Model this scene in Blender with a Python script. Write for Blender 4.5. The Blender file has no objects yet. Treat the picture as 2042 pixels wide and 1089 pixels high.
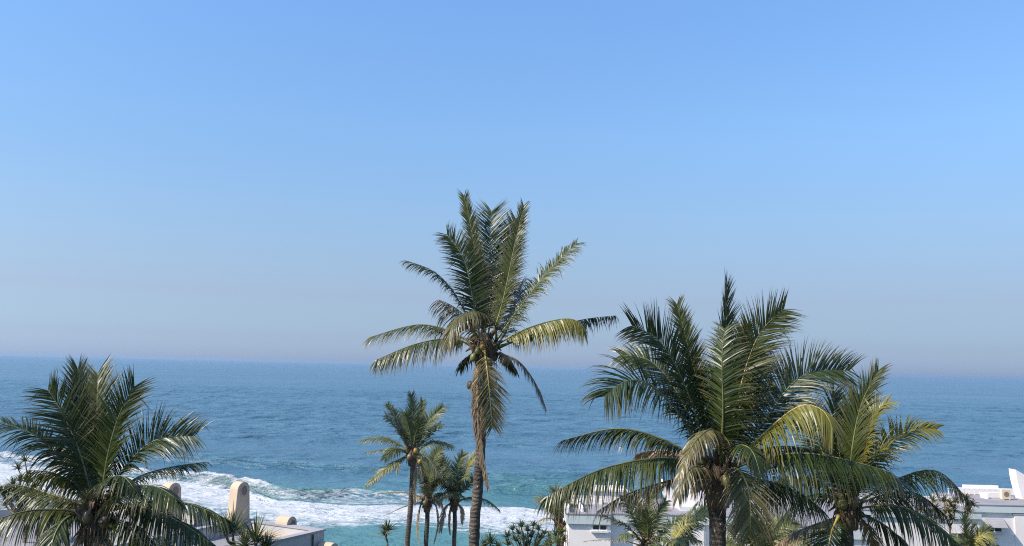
import bpy, math, random
import numpy as np
from mathutils import Vector, Matrix, noise as mnoise

# ------------------------------------------------------------------ camera, sky, sun, exposure
S = bpy.context.scene
COL = S.collection
W0, H0, F0 = 2042.0, 1089.0, 1768.0
CAM_Z = 26.0
PITCH, ROLL = math.radians(5.98), math.radians(1.347)
fwd = Vector((0, math.cos(PITCH), math.sin(PITCH)))
r0 = Vector((1, 0, 0)); u0 = r0.cross(fwd)
RIGHT = r0 * math.cos(ROLL) + u0 * math.sin(ROLL)
UP = u0 * math.cos(ROLL) - r0 * math.sin(ROLL)
cam = bpy.data.cameras.new('camera'); co = bpy.data.objects.new('camera', cam); COL.objects.link(co)
m = Matrix((RIGHT, UP, -fwd)).transposed().to_4x4(); m.translation = (0, 0, CAM_Z)
co.matrix_world = m
cam.sensor_width = 36; cam.lens = 36 * F0 / W0
cam.clip_start = 0.5; cam.clip_end = 60000
S.camera = co

SUN_EL = math.radians(42)
SUN_AZ = Vector((-0.92, -0.39)).normalized()
sun_dir = Vector((SUN_AZ.x * math.cos(SUN_EL), SUN_AZ.y * math.cos(SUN_EL), math.sin(SUN_EL)))
world = bpy.data.worlds.new('World'); S.world = world; world.use_nodes = True
wn, wl = world.node_tree.nodes, world.node_tree.links
bg = wn['Background']
sky = wn.new('ShaderNodeTexSky'); sky.sky_type = 'NISHITA'; sky.sun_disc = False
sky.sun_elevation = SUN_EL
sky.sun_rotation = math.atan2(SUN_AZ.x, SUN_AZ.y)
sky.altitude = 0; sky.air_density = 1.0; sky.dust_density = 0.6; sky.ozone_density = 3.0
# humid coastal air: the sky's colour by elevation above the horizon (blue overhead, lavender haze low down)
tcw = wn.new('ShaderNodeTexCoord'); sxw = wn.new('ShaderNodeSeparateXYZ'); wl.new(tcw.outputs['Generated'], sxw.inputs[0])
rw = wn.new('ShaderNodeValToRGB'); wl.new(sxw.outputs[2], rw.inputs[0])
TINT = [(0.0, (0.288, 0.372, 0.650)), (0.0087, (0.274, 0.358, 0.630)), (0.0262, (0.266, 0.328, 0.530)), (0.0523, (0.298, 0.338, 0.470)),
        (0.0732, (0.338, 0.344, 0.436)), (0.1132, (0.410, 0.416, 0.470)), (0.1571, (0.472, 0.496, 0.535)), (0.2554, (0.556, 0.648, 0.705)),
        (0.3923, (0.622, 0.766, 0.880)), (0.7071, (0.78, 0.90, 1.0))]
ew = rw.color_ramp.elements
while len(ew) < len(TINT): ew.new(0.5)
for k, (p, c) in zip(ew, TINT): k.position = p; k.color = (*c, 1)
mw = wn.new('ShaderNodeMix'); mw.data_type = 'RGBA'; mw.blend_type = 'MULTIPLY'; mw.inputs[0].default_value = 1.0
wl.new(sky.outputs[0], mw.inputs[6]); wl.new(rw.outputs[0], mw.inputs[7]); 
# the low haze is a little brighter on the sun's side
def wmath(op, a, b, cl=False):
    x = wn.new('ShaderNodeMath'); x.operation = op; x.use_clamp = cl
    for i, v in enumerate((a, b)):
        if isinstance(v, (int, float)): x.inputs[i].default_value = v
        else: wl.new(v, x.inputs[i])
    return x.outputs[0]
low = wmath('SUBTRACT', 1.0, wmath('MULTIPLY', sxw.outputs[2], 4.0), True)
side_f = wmath('SUBTRACT', 1.0, wmath('MULTIPLY', wmath('MULTIPLY', sxw.outputs[0], 0.42), low))
vm = wn.new('ShaderNodeVectorMath'); vm.operation = 'SCALE'
wl.new(mw.outputs[2], vm.inputs[0]); wl.new(side_f, vm.inputs['Scale']); wl.new(vm.outputs[0], bg.inputs[0])
bg.inputs[1].default_value = 0.15
sl = bpy.data.lights.new('sun', 'SUN'); so = bpy.data.objects.new('sun', sl); COL.objects.link(so)
sl.energy = 3.7; sl.angle = math.radians(0.5); sl.color = (1.0, 0.91, 0.78)
so.rotation_euler = sun_dir.to_track_quat('Z', 'Y').to_euler()
so.location = (-30, -20, 60)
S.view_settings.view_transform = 'Standard'; S.view_settings.look = 'None'
S.view_settings.exposure = 0.9; S.view_settings.gamma = 1.0
S.render.engine = 'CYCLES'
S.cycles.use_denoising = False; S.cycles.filter_width = 1.1; S.cycles.sample_clamp_indirect = 4.0
S.cycles.max_bounces = 8; S.cycles.volume_bounces = 0; S.cycles.transparent_max_bounces = 8

# ------------------------------------------------------------------ helpers
def P(px, py, Y):
    """the real point that lies Y metres out towards the sea along a line of sight"""
    d = fwd + RIGHT * ((px - W0 / 2) / F0) + UP * ((H0 / 2 - py) / F0)
    return Vector((0, 0, CAM_Z)) + d * (Y / d.y)
def G(px, py, z=0.0):
    d = fwd + RIGHT * ((px - W0 / 2) / F0) + UP * ((H0 / 2 - py) / F0)
    return Vector((0, 0, CAM_Z)) + d * ((z - CAM_Z) / d.z)

def empty(name, loc, label=None, cat=None, group=None):
    o = bpy.data.objects.new(name, None); COL.objects.link(o); o.location = loc
    o.empty_display_size = 0.3
    tag(o, label, cat, group); return o
def tag(o, label=None, cat=None, group=None, kind=None):
    if label: o['label'] = label
    if cat: o['category'] = cat
    if group: o['group'] = group
    if kind: o['kind'] = kind
    return o
def mesh_obj(name, verts, faces, mat, parent=None, smooth=False, cols=None, origin=None):
    me = bpy.data.meshes.new(name)
    off = Vector(origin) if origin is not None else (parent_world(parent) if parent else Vector((0, 0, 0)))
    me.from_pydata([(v[0] - off[0], v[1] - off[1], v[2] - off[2]) for v in verts], [], faces)
    if cols is not None:
        a = me.color_attributes.new('tint', 'FLOAT_COLOR', 'POINT')
        a.data.foreach_set('color', np.array(cols, dtype=np.float32).ravel())
    if smooth: me.polygons.foreach_set('use_smooth', [True] * len(me.polygons))
    for mm in (mat if isinstance(mat, (list, tuple)) else [mat]): me.materials.append(mm)
    me.update()
    o = bpy.data.objects.new(name, me); COL.objects.link(o)
    if parent:
        o.parent = parent
    elif origin is not None: o.location = origin
    return o
def parent_world(p):
    v = Vector((0, 0, 0))
    while p is not None:
        v += p.location; p = p.parent
    return v

class MB:
    def __init__(s): s.v = []; s.f = []; s.c = []
    def box(s, x0, x1, y0, y1, z0, z1):
        n = len(s.v)
        s.v += [(x0,y0,z0),(x1,y0,z0),(x1,y1,z0),(x0,y1,z0),(x0,y0,z1),(x1,y0,z1),(x1,y1,z1),(x0,y1,z1)]
        s.f += [(n,n+3,n+2,n+1),(n+4,n+5,n+6,n+7),(n,n+1,n+5,n+4),(n+1,n+2,n+6,n+5),(n+2,n+3,n+7,n+6),(n+3,n,n+4,n+7)]
        return s
    def prism(s, pts, ext):
        """closed polygon of 3D points extruded by a vector"""
        n = len(s.v); k = len(pts); e = Vector(ext)
        s.v += [tuple(Vector(p)) for p in pts] + [tuple(Vector(p) + e) for p in pts]
        s.f.append(tuple(range(n, n + k))); s.f.append(tuple(range(n + 2 * k - 1, n + k - 1, -1)))
        for i in range(k):
            j = (i + 1) % k; s.f.append((n + i, n + k + i, n + k + j, n + j))
        return s
    def tube(s, path, radii, seg=8, cap=True):
        n = len(s.v); path = [Vector(p) for p in path]; K = len(path)
        ref = Vector((0.31, 0.9, 0.2)).normalized()
        for i, p in enumerate(path):
            t = (path[min(i + 1, K - 1)] - path[max(i - 1, 0)]).normalized()
            a = t.cross(ref)
            if a.length < 1e-3: a = t.cross(Vector((1, 0, 0)))
            a.normalize(); b = t.cross(a)
            r = radii[i] if hasattr(radii, '__len__') else radii
            for q in range(seg):
                th = 2 * math.pi * q / seg
                s.v.append(tuple(p + a * (r * math.cos(th)) + b * (r * math.sin(th))))
        for i in range(K - 1):
            for q in range(seg):
                q2 = (q + 1) % seg
                s.f.append((n + i*seg + q, n + i*seg + q2, n + (i+1)*seg + q2, n + (i+1)*seg + q))
        if cap:
            s.f.append(tuple(range(n + seg - 1, n - 1, -1))); s.f.append(tuple(n + (K-1)*seg + q for q in range(seg)))
        return s
    def ball(s, c, r, sz=1.0, seg=10, rings=7, axis=None, bump=0.0):
        n = len(s.v); c = Vector(c); rot = Matrix.Identity(3)
        if axis is not None: rot = Vector(axis).to_track_quat('Z', 'Y').to_matrix()
        for i in range(rings + 1):
            ph = math.pi * i / rings
            for q in range(seg):
                th = 2 * math.pi * q / seg
                d = Vector((math.sin(ph) * math.cos(th), math.sin(ph) * math.sin(th), math.cos(ph) * sz))
                s.v.append(tuple(c + rot @ (d * r * (1 + bump * math.cos(3 * th)))))
        for i in range(rings):
            for q in range(seg):
                q2 = (q + 1) % seg
                s.f.append((n + i*seg + q, n + (i+1)*seg + q, n + (i+1)*seg + q2, n + i*seg + q2))
        return s
    def build(s, name, mat, parent=None, smooth=False, origin=None):
        return mesh_obj(name, s.v, s.f, mat, parent, smooth, s.c if s.c else None, origin)

# ------------------------------------------------------------------ materials
def newmat(name):
    mt = bpy.data.materials.new(name); mt.use_nodes = True
    nt = mt.node_tree; return mt, nt.nodes, nt.links, nt.nodes['Principled BSDF']
def ramp(n, l, src, stops):
    r = n.new('ShaderNodeValToRGB'); e = r.color_ramp.elements
    while len(e) < len(stops): e.new(0.5)
    for k, (p, c) in zip(e, stops): k.position = p; k.color = (*c, 1)
    l.new(src, r.inputs[0]); return r.outputs[0]
def mixc(n, l, fac, a, b, mode='MIX'):
    x = n.new('ShaderNodeMix'); x.data_type = 'RGBA'; x.blend_type = mode
    for sock, v in ((x.inputs[0], fac), (x.inputs[6], a), (x.inputs[7], b)):
        if hasattr(v, 'links') or isinstance(v, bpy.types.NodeSocket): l.new(v, sock)
        elif isinstance(v, (int, float)): sock.default_value = v
        else: sock.default_value = (*v, 1)
    return x.outputs[2]
def mth(n, l, op, a, b=None, clamp=False):
    x = n.new('ShaderNodeMath'); x.operation = op; x.use_clamp = clamp
    for i, v in enumerate((a, b)):
        if v is None: continue
        if isinstance(v, bpy.types.NodeSocket): l.new(v, x.inputs[i])
        else: x.inputs[i].default_value = v
    return x.outputs[0]
def sstep(n, l, v, lo, hi):
    x = n.new('ShaderNodeMapRange'); x.interpolation_type = 'SMOOTHSTEP'
    x.inputs[1].default_value = lo; x.inputs[2].default_value = hi
    l.new(v, x.inputs[0]); return x.outputs[0]
def coords(n, l, scale=(1, 1, 1), rot=(0, 0, 0), kind='Object'):
    t = n.new('ShaderNodeTexCoord'); mp = n.new('ShaderNodeMapping')
    mp.inputs['Scale'].default_value = scale; mp.inputs['Rotation'].default_value = rot
    l.new(t.outputs[kind], mp.inputs[0]); return mp.outputs[0]
def noise(n, l, vec, scale, detail=4, rough=0.55, dist=0.0):
    x = n.new('ShaderNodeTexNoise'); x.inputs['Scale'].default_value = scale
    x.inputs['Detail'].default_value = detail; x.inputs['Roughness'].default_value = rough
    x.inputs['Distortion'].default_value = dist
    if vec is not None: l.new(vec, x.inputs['Vector'])
    return x.outputs[0]
def bump(n, l, h, strength, dist, normal=None):
    b = n.new('ShaderNodeBump'); b.inputs['Strength'].default_value = strength; b.inputs['Distance'].default_value = dist
    l.new(h, b.inputs['Height'])
    if normal is not None: l.new(normal, b.inputs['Normal'])
    return b.outputs[0]

def leaf_material(name, g0, g1, yellow, dry0, dry1, rough=0.38, trans=0.22):
    mt, n, l, p = newmat(name)
    a = n.new('ShaderNodeAttribute'); a.attribute_name = 'tint'
    sp = n.new('ShaderNodeSeparateColor'); l.new(a.outputs['Color'], sp.inputs[0])
    green = mixc(n, l, sp.outputs[0], g0, g1)
    c = mixc(n, l, sp.outputs[2], green, yellow)
    dry = mixc(n, l, sp.outputs[0], dry0, dry1)
    c = mixc(n, l, sp.outputs[1], c, dry)
    p.inputs['Roughness'].default_value = rough
    p.inputs['Specular IOR Level'].default_value = 0.3
    l.new(c, p.inputs['Base Color'])
    tr = n.new('ShaderNodeBsdfTranslucent'); l.new(c, tr.inputs[0])
    mx = n.new('ShaderNodeMixShader'); mx.inputs[0].default_value = trans
    l.new(p.outputs[0], mx.inputs[1]); l.new(tr.outputs[0], mx.inputs[2])
    l.new(mx.outputs[0], n['Material Output'].inputs[0])
    return mt
M = {}
M['palm_leaf'] = leaf_material('palm_leaf', (0.008, 0.024, 0.005), (0.029, 0.050, 0.010), (0.18, 0.165, 0.028),
                               (0.19, 0.12, 0.07), (0.38, 0.28, 0.19), 0.36, 0.09)
M['strap_leaf'] = leaf_material('strap_leaf', (0.03, 0.055, 0.022), (0.075, 0.11, 0.04), (0.20, 0.20, 0.05),
                                (0.22, 0.16, 0.09), (0.38, 0.31, 0.2), 0.42, 0.15)

M['palm_leaf_pale'] = leaf_material('palm_leaf_pale', (0.050, 0.078, 0.030), (0.115, 0.138, 0.052), (0.24, 0.22, 0.06),
                               (0.20, 0.15, 0.09), (0.42, 0.35, 0.24), 0.4, 0.12)
def rib_material(name, c0, c1):
    mt, n, l, p = newmat(name)
    v = noise(n, l, coords(n, l), 3.0, 3)
    l.new(mixc(n, l, sstep(n, l, v, 0.35, 0.65), c0, c1), p.inputs['Base Color'])
    p.inputs['Roughness'].default_value = 0.45
    return mt
M['rib_green'] = rib_material('rib_green', (0.07, 0.08, 0.025), (0.15, 0.15, 0.05))
M['rib_yellow'] = rib_material('rib_yellow', (0.30, 0.21, 0.04), (0.42, 0.31, 0.08))
M['rib_dry'] = rib_material('rib_dry', (0.13, 0.085, 0.05), (0.25, 0.17, 0.10))
M['nut_green'] = rib_material('nut_green', (0.09, 0.10, 0.028), (0.18, 0.165, 0.05))
M['nut_orange'] = rib_material('nut_orange', (0.26, 0.15, 0.03), (0.34, 0.22, 0.05))
M['nut_brown'] = rib_material('nut_brown', (0.09, 0.06, 0.03), (0.16, 0.12, 0.06))

def bark(name='palm_bark', k=1.0):
    mt, n, l, p = newmat(name)
    q = lambda c: tuple(x * k for x in c)
    v = coords(n, l, (1, 1, 1))
    rings = n.new('ShaderNodeTexWave'); rings.wave_type = 'BANDS'; rings.bands_direction = 'Z'
    rings.inputs['Scale'].default_value = 2.6; rings.inputs['Distortion'].default_value = 5.0
    rings.inputs['Detail'].default_value = 3; rings.inputs['Detail Scale'].default_value = 2.5
    l.new(v, rings.inputs[0])
    big = noise(n, l, v, 1.6, 5, 0.6)
    fine = noise(n, l, coords(n, l, (6, 6, 2)), 5, 6, 0.7)
    c = mixc(n, l, sstep(n, l, big, 0.35, 0.68), q((0.06, 0.048, 0.037)), q((0.20, 0.155, 0.12)))
    c = mixc(n, l, sstep(n, l, rings.outputs[1], 0.0, 0.3), q((0.085, 0.07, 0.055)), c)
    lich = noise(n, l, coords(n, l, (5, 5, 4)), 3.0, 2, 0.5)
    c = mixc(n, l, sstep(n, l, lich, 0.66, 0.72), c, (0.42, 0.42, 0.38))
    l.new(c, p.inputs['Base Color']); p.inputs['Roughness'].default_value = 0.9
    hh = mth(n, l, 'ADD', rings.outputs[1], fine)
    l.new(bump(n, l, hh, 0.7, 0.03), p.inputs['Normal'])
    return mt
M['bark'] = bark('palm_bark', 0.68); M['bark_crown_shade'] = bark('palm_bark_crown_shade', 0.45)  # darker copy has the crown's shade on the trunk put into its colour
def fibre():
    mt, n, l, p = newmat('palm_fibre')
    f = noise(n, l, coords(n, l, (9, 9, 1.6)), 3, 6, 0.7)
    l.new(ramp(n, l, f, [(0.3, (0.045, 0.03, 0.02)), (0.55, (0.14, 0.095, 0.06)), (0.75, (0.27, 0.20, 0.13))]), p.inputs['Base Color'])
    p.inputs['Roughness'].default_value = 0.95
    l.new(bump(n, l, f, 0.9, 0.04), p.inputs['Normal'])
    return mt
M['fibre'] = fibre()

def plaster(name, c0, c1, rough=0.85, stain=0.12):
    mt, n, l, p = newmat(name)
    a = noise(n, l, coords(n, l), 0.6, 6, 0.6)
    b = noise(n, l, coords(n, l, (2.5, 2.5, 0.35)), 1.5, 5, 0.65)
    c = mixc(n, l, sstep(n, l, a, 0.3, 0.7), c0, c1)
    c = mixc(n, l, mth(n, l, 'MULTIPLY', sstep(n, l, b, 0.55, 0.8), stain), c, (0.22, 0.19, 0.16))
    l.new(c, p.inputs['Base Color']); p.inputs['Roughness'].default_value = rough
    fine = noise(n, l, coords(n, l), 25, 3)
    l.new(bump(n, l, fine, 0.12, 0.002), p.inputs['Normal'])
    return mt
M['white'] = plaster('white_plaster', (0.76, 0.69, 0.66), (0.81, 0.75, 0.72))
M['fascia'] = plaster('grey_fascia', (0.47, 0.52, 0.52), (0.53, 0.57, 0.57))
M['roof_coat'] = plaster('roof_coating', (0.21, 0.20, 0.21), (0.28, 0.265, 0.28), 0.8, 0.3)
M['cream'] = plaster('cream_plaster', (0.47, 0.365, 0.26), (0.52, 0.41, 0.30), 0.85, 0.15)
M['house_wall'] = plaster('house_wall', (0.44, 0.39, 0.34), (0.50, 0.44, 0.39), 0.85, 0.25)
M['coping'] = plaster('parapet_coping', (0.27, 0.265, 0.28), (0.34, 0.33, 0.345), 0.8, 0.3)
M['parapet_grey'] = plaster('parapet_grey', (0.39, 0.375, 0.37), (0.45, 0.43, 0.42), 0.85, 0.25)
M['trim'] = plaster('white_trim', (0.62, 0.61, 0.61), (0.68, 0.67, 0.67), 0.5, 0.05)
def plain(name, c, rough=0.5, metal=0.0):
    mt, n, l, p = newmat(name)
    a = noise(n, l, coords(n, l), 4, 4)
    l.new(mixc(n, l, a, tuple(x * 0.85 for x in c), tuple(min(1, x * 1.15) for x in c)), p.inputs['Base Color'])
    p.inputs['Roughness'].default_value = rough; p.inputs['Metallic'].default_value = metal
    return mt
M['glass'] = plain('dark_glass', (0.03, 0.035, 0.04), 0.08)
M['pipe'] = plain('dark_pipe', (0.05, 0.05, 0.055), 0.5)
M['vent'] = plain('vent_grille', (0.22, 0.15, 0.11), 0.7)
M['frame'] = plain('window_frame', (0.30, 0.31, 0.33), 0.4)
M['ac'] = plain('ac_casing', (0.62, 0.52, 0.37), 0.5)
M['pot'] = plain('roof_pipe', (0.72, 0.72, 0.73), 0.5)

def terrain_mat():
    mt, n, l, p = newmat('dune_ground')
    v = coords(n, l)
    a = noise(n, l, v, 0.25, 6, 0.65); b = noise(n, l, v, 3, 4, 0.7)
    veg = mixc(n, l, b, (0.02, 0.04, 0.012), (0.07, 0.09, 0.03))
    sand = mixc(n, l, b, (0.34, 0.27, 0.18), (0.45, 0.37, 0.26))
    sx = n.new('ShaderNodeSeparateXYZ'); l.new(v, sx.inputs[0])
    h = mth(n, l, 'ADD', sx.outputs[2], mth(n, l, 'MULTIPLY', a, 3.0))
    l.new(mixc(n, l, sstep(n, l, h, 3.6, 5.2), sand, veg), p.inputs['Base Color'])
    p.inputs['Roughness'].default_value = 0.95
    l.new(bump(n, l, b, 0.8, 0.2), p.inputs['Normal'])
    return mt
def sea_mat():
    mt, n, l, p = newmat('sea_water')
    a = n.new('ShaderNodeAttribute'); a.attribute_name = 'sea'
    sp = n.new('ShaderNodeSeparateColor'); l.new(a.outputs['Color'], sp.inputs[0])
    F, T, B = sp.outputs[0], sp.outputs[1], sp.outputs[2]
    deep = (0.012, 0.060, 0.125); teal = (0.062, 0.172, 0.175); sand = (0.22, 0.25, 0.21)
    big = noise(n, l, coords(n, l, (0.005, 0.011, 1)), 1.0, 6, 0.65, 0.5)
    deepv = mixc(n, l, sstep(n, l, big, 0.35, 0.65), (0.044, 0.110, 0.164), (0.066, 0.144, 0.204))
    c = mixc(n, l, T, deepv, teal); c = mixc(n, l, B, c, sand)
    # foam: broken by lacy noise, stretched along the beach
    fv = coords(n, l, (0.55, 1.0, 1.0), (0, 0, 0.12))
    n1 = noise(n, l, fv, 0.45, 7, 0.58, 0.8)
    n2 = noise(n, l, fv, 0.16, 4, 0.6, 1.0)
    n3 = noise(n, l, fv, 0.42, 5, 0.6, 1.6)
    lace = mth(n, l, 'SUBTRACT', 1.0, mth(n, l, 'MULTIPLY', mth(n, l, 'ABSOLUTE', mth(n, l, 'SUBTRACT', n3, 0.5)), 7.0), True)
    q = mth(n, l, 'ADD', mth(n, l, 'MULTIPLY', n1, 0.55), mth(n, l, 'MULTIPLY', n2, 0.35))
    q = mth(n, l, 'ADD', q, mth(n, l, 'MULTIPLY', lace, 0.22))
    foam = sstep(n, l, mth(n, l, 'ADD', q, F), 1.00, 1.30)
    foam = mth(n, l, 'MULTIPLY', foam, sstep(n, l, F, 0.02, 0.2))
    fc = mixc(n, l, n1, (0.38, 0.41, 0.44), (0.50, 0.51, 0.52))
    l.new(mixc(n, l, foam, c, fc), p.inputs['Base Color'])
    rr = n.new('ShaderNodeMapRange'); rr.inputs[3].default_value = 0.30; rr.inputs[4].default_value = 0.9
    l.new(foam, rr.inputs[0]); l.new(rr.outputs[0], p.inputs['Roughness'])
    p.inputs['IOR'].default_value = 1.333
    # waves
    w1 = noise(n, l, coords(n, l, (0.030, 0.050, 1), (0, 0, 0.10)), 1.0, 4, 0.55, 0.3)
    w2 = noise(n, l, coords(n, l, (0.13, 0.17, 1), (0, 0, -0.12)), 1.0, 5, 0.62, 0.4)
    w3 = noise(n, l, coords(n, l, (0.7, 1.3, 1), (0, 0, 0.2)), 1.0, 4, 0.6, 0.2)
    b1 = bump(n, l, w1, 1.0, 4.0)
    b2 = bump(n, l, w2, 1.0, 1.8, b1)
    b3 = bump(n, l, w3, 1.0, 0.07, b2)
    b4 = bump(n, l, mth(n, l, 'MULTIPLY', mth(n, l, 'ADD', foam, n1), 1.0), 0.5, 0.14, b3)
    l.new(b4, p.inputs['Normal'])
    return mt

# ------------------------------------------------------------------ the setting: ground, sea, air
def terrain():
    xs = np.unique(np.concatenate([np.linspace(-400, -80, 17), np.linspace(-80, 80, 81), np.linspace(80, 400, 17)]))
    ys = np.unique(np.concatenate([np.linspace(-150, 0, 16), np.linspace(0, 150, 76)]))
    v = []; 
    for y in ys:
        for x in xs:
            z = np.interp(y, [-150, 0, 40, 60, 75, 92, 112, 126, 150], [15, 13, 11.6, 9.0, 6.6, 3.2, 1.0, -0.8, -4.0])
            z += 0.5 * mnoise.noise((x * 0.05, y * 0.07, 1.3)) * (1 if y < 110 else 0.2)
            v.append((x, y, z))
    nx = len(xs); f = [(j*nx+i, j*nx+i+1, (j+1)*nx+i+1, (j+1)*nx+i) for j in range(len(ys)-1) for i in range(nx-1)]
    o = mesh_obj('ground', v, f, terrain_mat(), smooth=True); tag(o, kind='structure')
terrain()

def pl(pts): # pixel polyline on the water -> world x, y arrays
    q = [G(a, b) for a, b in pts]; q.sort(key=lambda p: p.x)
    return np.array([p.x for p in q]), np.array([p.y for p in q])
def fbm(x, y, oct=4, seed=0):
    rng = np.random.RandomState(seed); out = np.zeros_like(x); amp = 1.0; tot = 0
    for o in range(oct):
        g = rng.rand(64, 64); fx = x * 2**o; fy = y * 2**o
        i = np.floor(fx).astype(int); j = np.floor(fy).astype(int); u = fx - i; w = fy - j
        u = u*u*(3-2*u); w = w*w*(3-2*w)
        a = g[i % 64, j % 64]; b = g[(i+1) % 64, j % 64]; c = g[i % 64, (j+1) % 64]; d = g[(i+1) % 64, (j+1) % 64]
        out += amp * ((a*(1-u)+b*u)*(1-w) + (c*(1-u)+d*u)*w); tot += amp; amp *= 0.5
    return out / tot
def sm(x, a, b):
    t = np.clip((x - a) / (b - a), 0, 1); return t*t*(3-2*t)
def sea():
    def grow(a, b, n):
        return np.geomspace(a, b, n)
    xc = np.arange(-165, 150.01, 0.55)
    right = 150 + grow(2, 12000, 34); left = -(165 + grow(2, 12000, 34))
    xs = np.concatenate([left[::-1], xc, right])
    ys = np.concatenate([np.array([100, 108, 114.]), np.arange(118, 262, 0.55), [262.0]])
    X, Y = np.meshgrid(xs, ys)
    cx, cy = pl([(-200, 906), (-100, 912), (0, 918), (200, 941), (350, 956), (420, 962), (470, 971), (520, 980), (560, 989), (600, 993), (650, 990), (700, 983), (760, 983), (870, 985), (1100, 995), (2042, 1040)])
    fx, fy = pl([(-200, 907), (-100, 913), (0, 920), (350, 958), (420, 965), (470, 976), (520, 988), (560, 1001), (620, 1006), (700, 1012), (850, 1013), (1000, 1014), (1080, 1018), (1150, 1022), (1400, 1030), (2042, 1060)])
    ix, iy = pl([(-200, 1030), (0, 1032), (350, 1038), (500, 1044), (650, 1054), (760, 1046), (850, 1050), (1000, 1064), (1100, 1066), (2042, 1110)])
    wob = (fbm(X * 0.06, Y * 0.06, 3, 5) - 0.5)
    wob2 = (fbm(X * 0.35, Y * 0.35, 3, 8) - 0.5)
    Yc = np.interp(X, cx, cy) + wob * 5 + wob2 * 1.2
    Yf = np.interp(X, fx, fy) + wob * 5 + wob2 * 2.0
    Yi = np.interp(X, ix, iy) + wob * 7 + wob2 * 3.0
    xa = G(560, 977).x; xb = G(900, 985).x
    brk = 1 - sm(X, xa - 6, xa + 8)                      # 1 where the wave is breaking white
    # foam amount
    q = Yc - Y                                           # metres shoreward of the crest
    lace = sm(q, -1, 2) * (1 - sm(X, xb - 8, xb + 4)) * 0.53
    dense = sm(Yf - Y, -0.8, 2.0)
    depth = np.clip((Yf - Y) / np.maximum(Yf - Yi, 4), 0, 1.6)
    bandv = dense * (0.84 - 0.36 * np.clip(depth, 0, 1.1) ** 1.3) * (1 - sm(depth, 0.98, 1.12) * 0.86)
    curl = brk * np.exp(-((q - 0.6) / 2.0) ** 2) * 0.8
    bandv *= 1 - 0.42 * brk * np.exp(-((q - 4.2) / 2.0) ** 2)
    Fm = np.maximum(np.maximum(lace * (1 - dense), bandv), curl)
    Fm *= 1 - sm(Y, 250, 300)
    # heights
    prof = np.where(q < 0, np.exp(-(q / 6.0) ** 2), np.exp(-(q / 4.2) ** 2))
    hc = 2.0 * (0.15 + 0.85 * (1 - sm(X, xa, xb))) * (1 - 0.8 * sm(X, xb - 5, xb + 25))
    Z = prof * hc
    turb = fbm(X * 0.45, Y * 0.45, 4, 3) - 0.5
    turb2 = fbm(X * 0.22, Y * 0.28, 4, 31) - 0.5
    Z += curl * turb2 * 2.6 + curl * turb * 0.7 + bandv * turb * 0.3
    qf = Yf - Y
    Z += np.where(qf < 0, np.exp(-(qf / 4.0) ** 2), np.exp(-(qf / 6.0) ** 2)) * 0.5 * (1 - brk)
    teal = 0.06 + 0.94 * (1 - sm(Y, 132, 225))
    for pts, hgt, wb, wf, a in (([(300, 915), (450, 925), (650, 938), (850, 941), (1000, 957), (1300, 960)], 1.6, 7, 4, 0.12),
                                ([(900, 986), (950, 985), (1050, 984), (1250, 990), (1500, 1000)], 1.9, 6, 2.8, 0.3),
                                ([(-100, 860), (400, 885), (1000, 905), (2042, 950)], 0.8, 10, 6, 0.0),
                                ([(700, 960), (1000, 962), (1200, 968), (2042, 1000)], 0.7, 6, 4, 0.3)):
        sx, sy = pl(pts)
        lo, hi = sx[0], sx[-1]
        fade = sm(X, lo, lo + 14) * (1 - sm(X, hi - 20, hi))
        d = np.interp(X, sx, sy) + wob * 6 + wob2 * 0.8 - Y
        pr = np.where(d < 0, np.exp(-(d / wb) ** 2), np.exp(-(d / wf) ** 2)) * fade
        Z += pr * hgt
        teal += a * np.exp(-((d - wf * 0.4) / (wf * 0.8)) ** 2) * fade
    teal += 0.5 * np.exp(-((q - 1.5) / 2.5) ** 2) * (1 - brk) * (1 - sm(X, xb, xb + 20))
    sandm = np.exp(-((q - 4.0) / 2.4) ** 2) * 0.5 * (1 - sm(X, G(640, 985).x, G(740, 985).x)) * sm(X, G(380, 950).x, G(450, 955).x)
    sandm += 0.3 * np.exp(-((Yf - Y + 2.5) / 2.0) ** 2) * sm(X, G(560, 1000).x, G(620, 1000).x)
    chop = (fbm(X * 0.09, Y * 0.22, 4, 11) - 0.5)
    Z += chop * 0.5 * (1 - sm(Y, 240, 260)) * sm(Y, 112, 130)
    edge = (1 - sm(np.abs(X + 7), 130, 157)) * (1 - sm(Y, 247, 261)) * sm(Y, 105, 125)
    Z *= edge
    # open water: rolling chop out to a kilometre, then flat to the horizon
    xm = np.concatenate([-(600 + grow(20, 11500, 16))[::-1], np.arange(-600, 600.1, 2.4), 600 + grow(20, 11500, 16)])
    ym = [262.0]
    while ym[-1] < 1100: ym.append(ym[-1] + 1.5 + (ym[-1] - 262) * 0.006)
    XM, YM = np.meshgrid(xm, np.array(ym))
    def ridge(v): return 1 - np.abs(2 * v - 1)
    ZM = 1.5 * (ridge(fbm(XM * 0.055 + 3, YM * 0.075, 3, 21)) ** 2 - 0.4) + 1.3 * (fbm(XM * 0.16, YM * 0.20, 3, 22) - 0.5)
    ZM += 0.7 * np.sin(YM * 0.11 + XM * 0.012 + 4 * fbm(XM * 0.01, YM * 0.01, 2, 23))
    ZM *= 0.8 * sm(YM, 262, 300) * (1 - sm(YM, 700, 1090)) * (1 - sm(np.abs(XM), 520, 600))
    near = ridge(fbm(X * 0.055 + 3, Y * 0.075, 3, 21)) ** 2 - 0.4
    Z += 0.75 * near * sm(Y, 185, 225) * (1 - sm(Y, 250, 262)) * (1 - sm(np.abs(X + 7), 130, 157)) * (1 - np.clip(Fm * 2, 0, 1))
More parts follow.
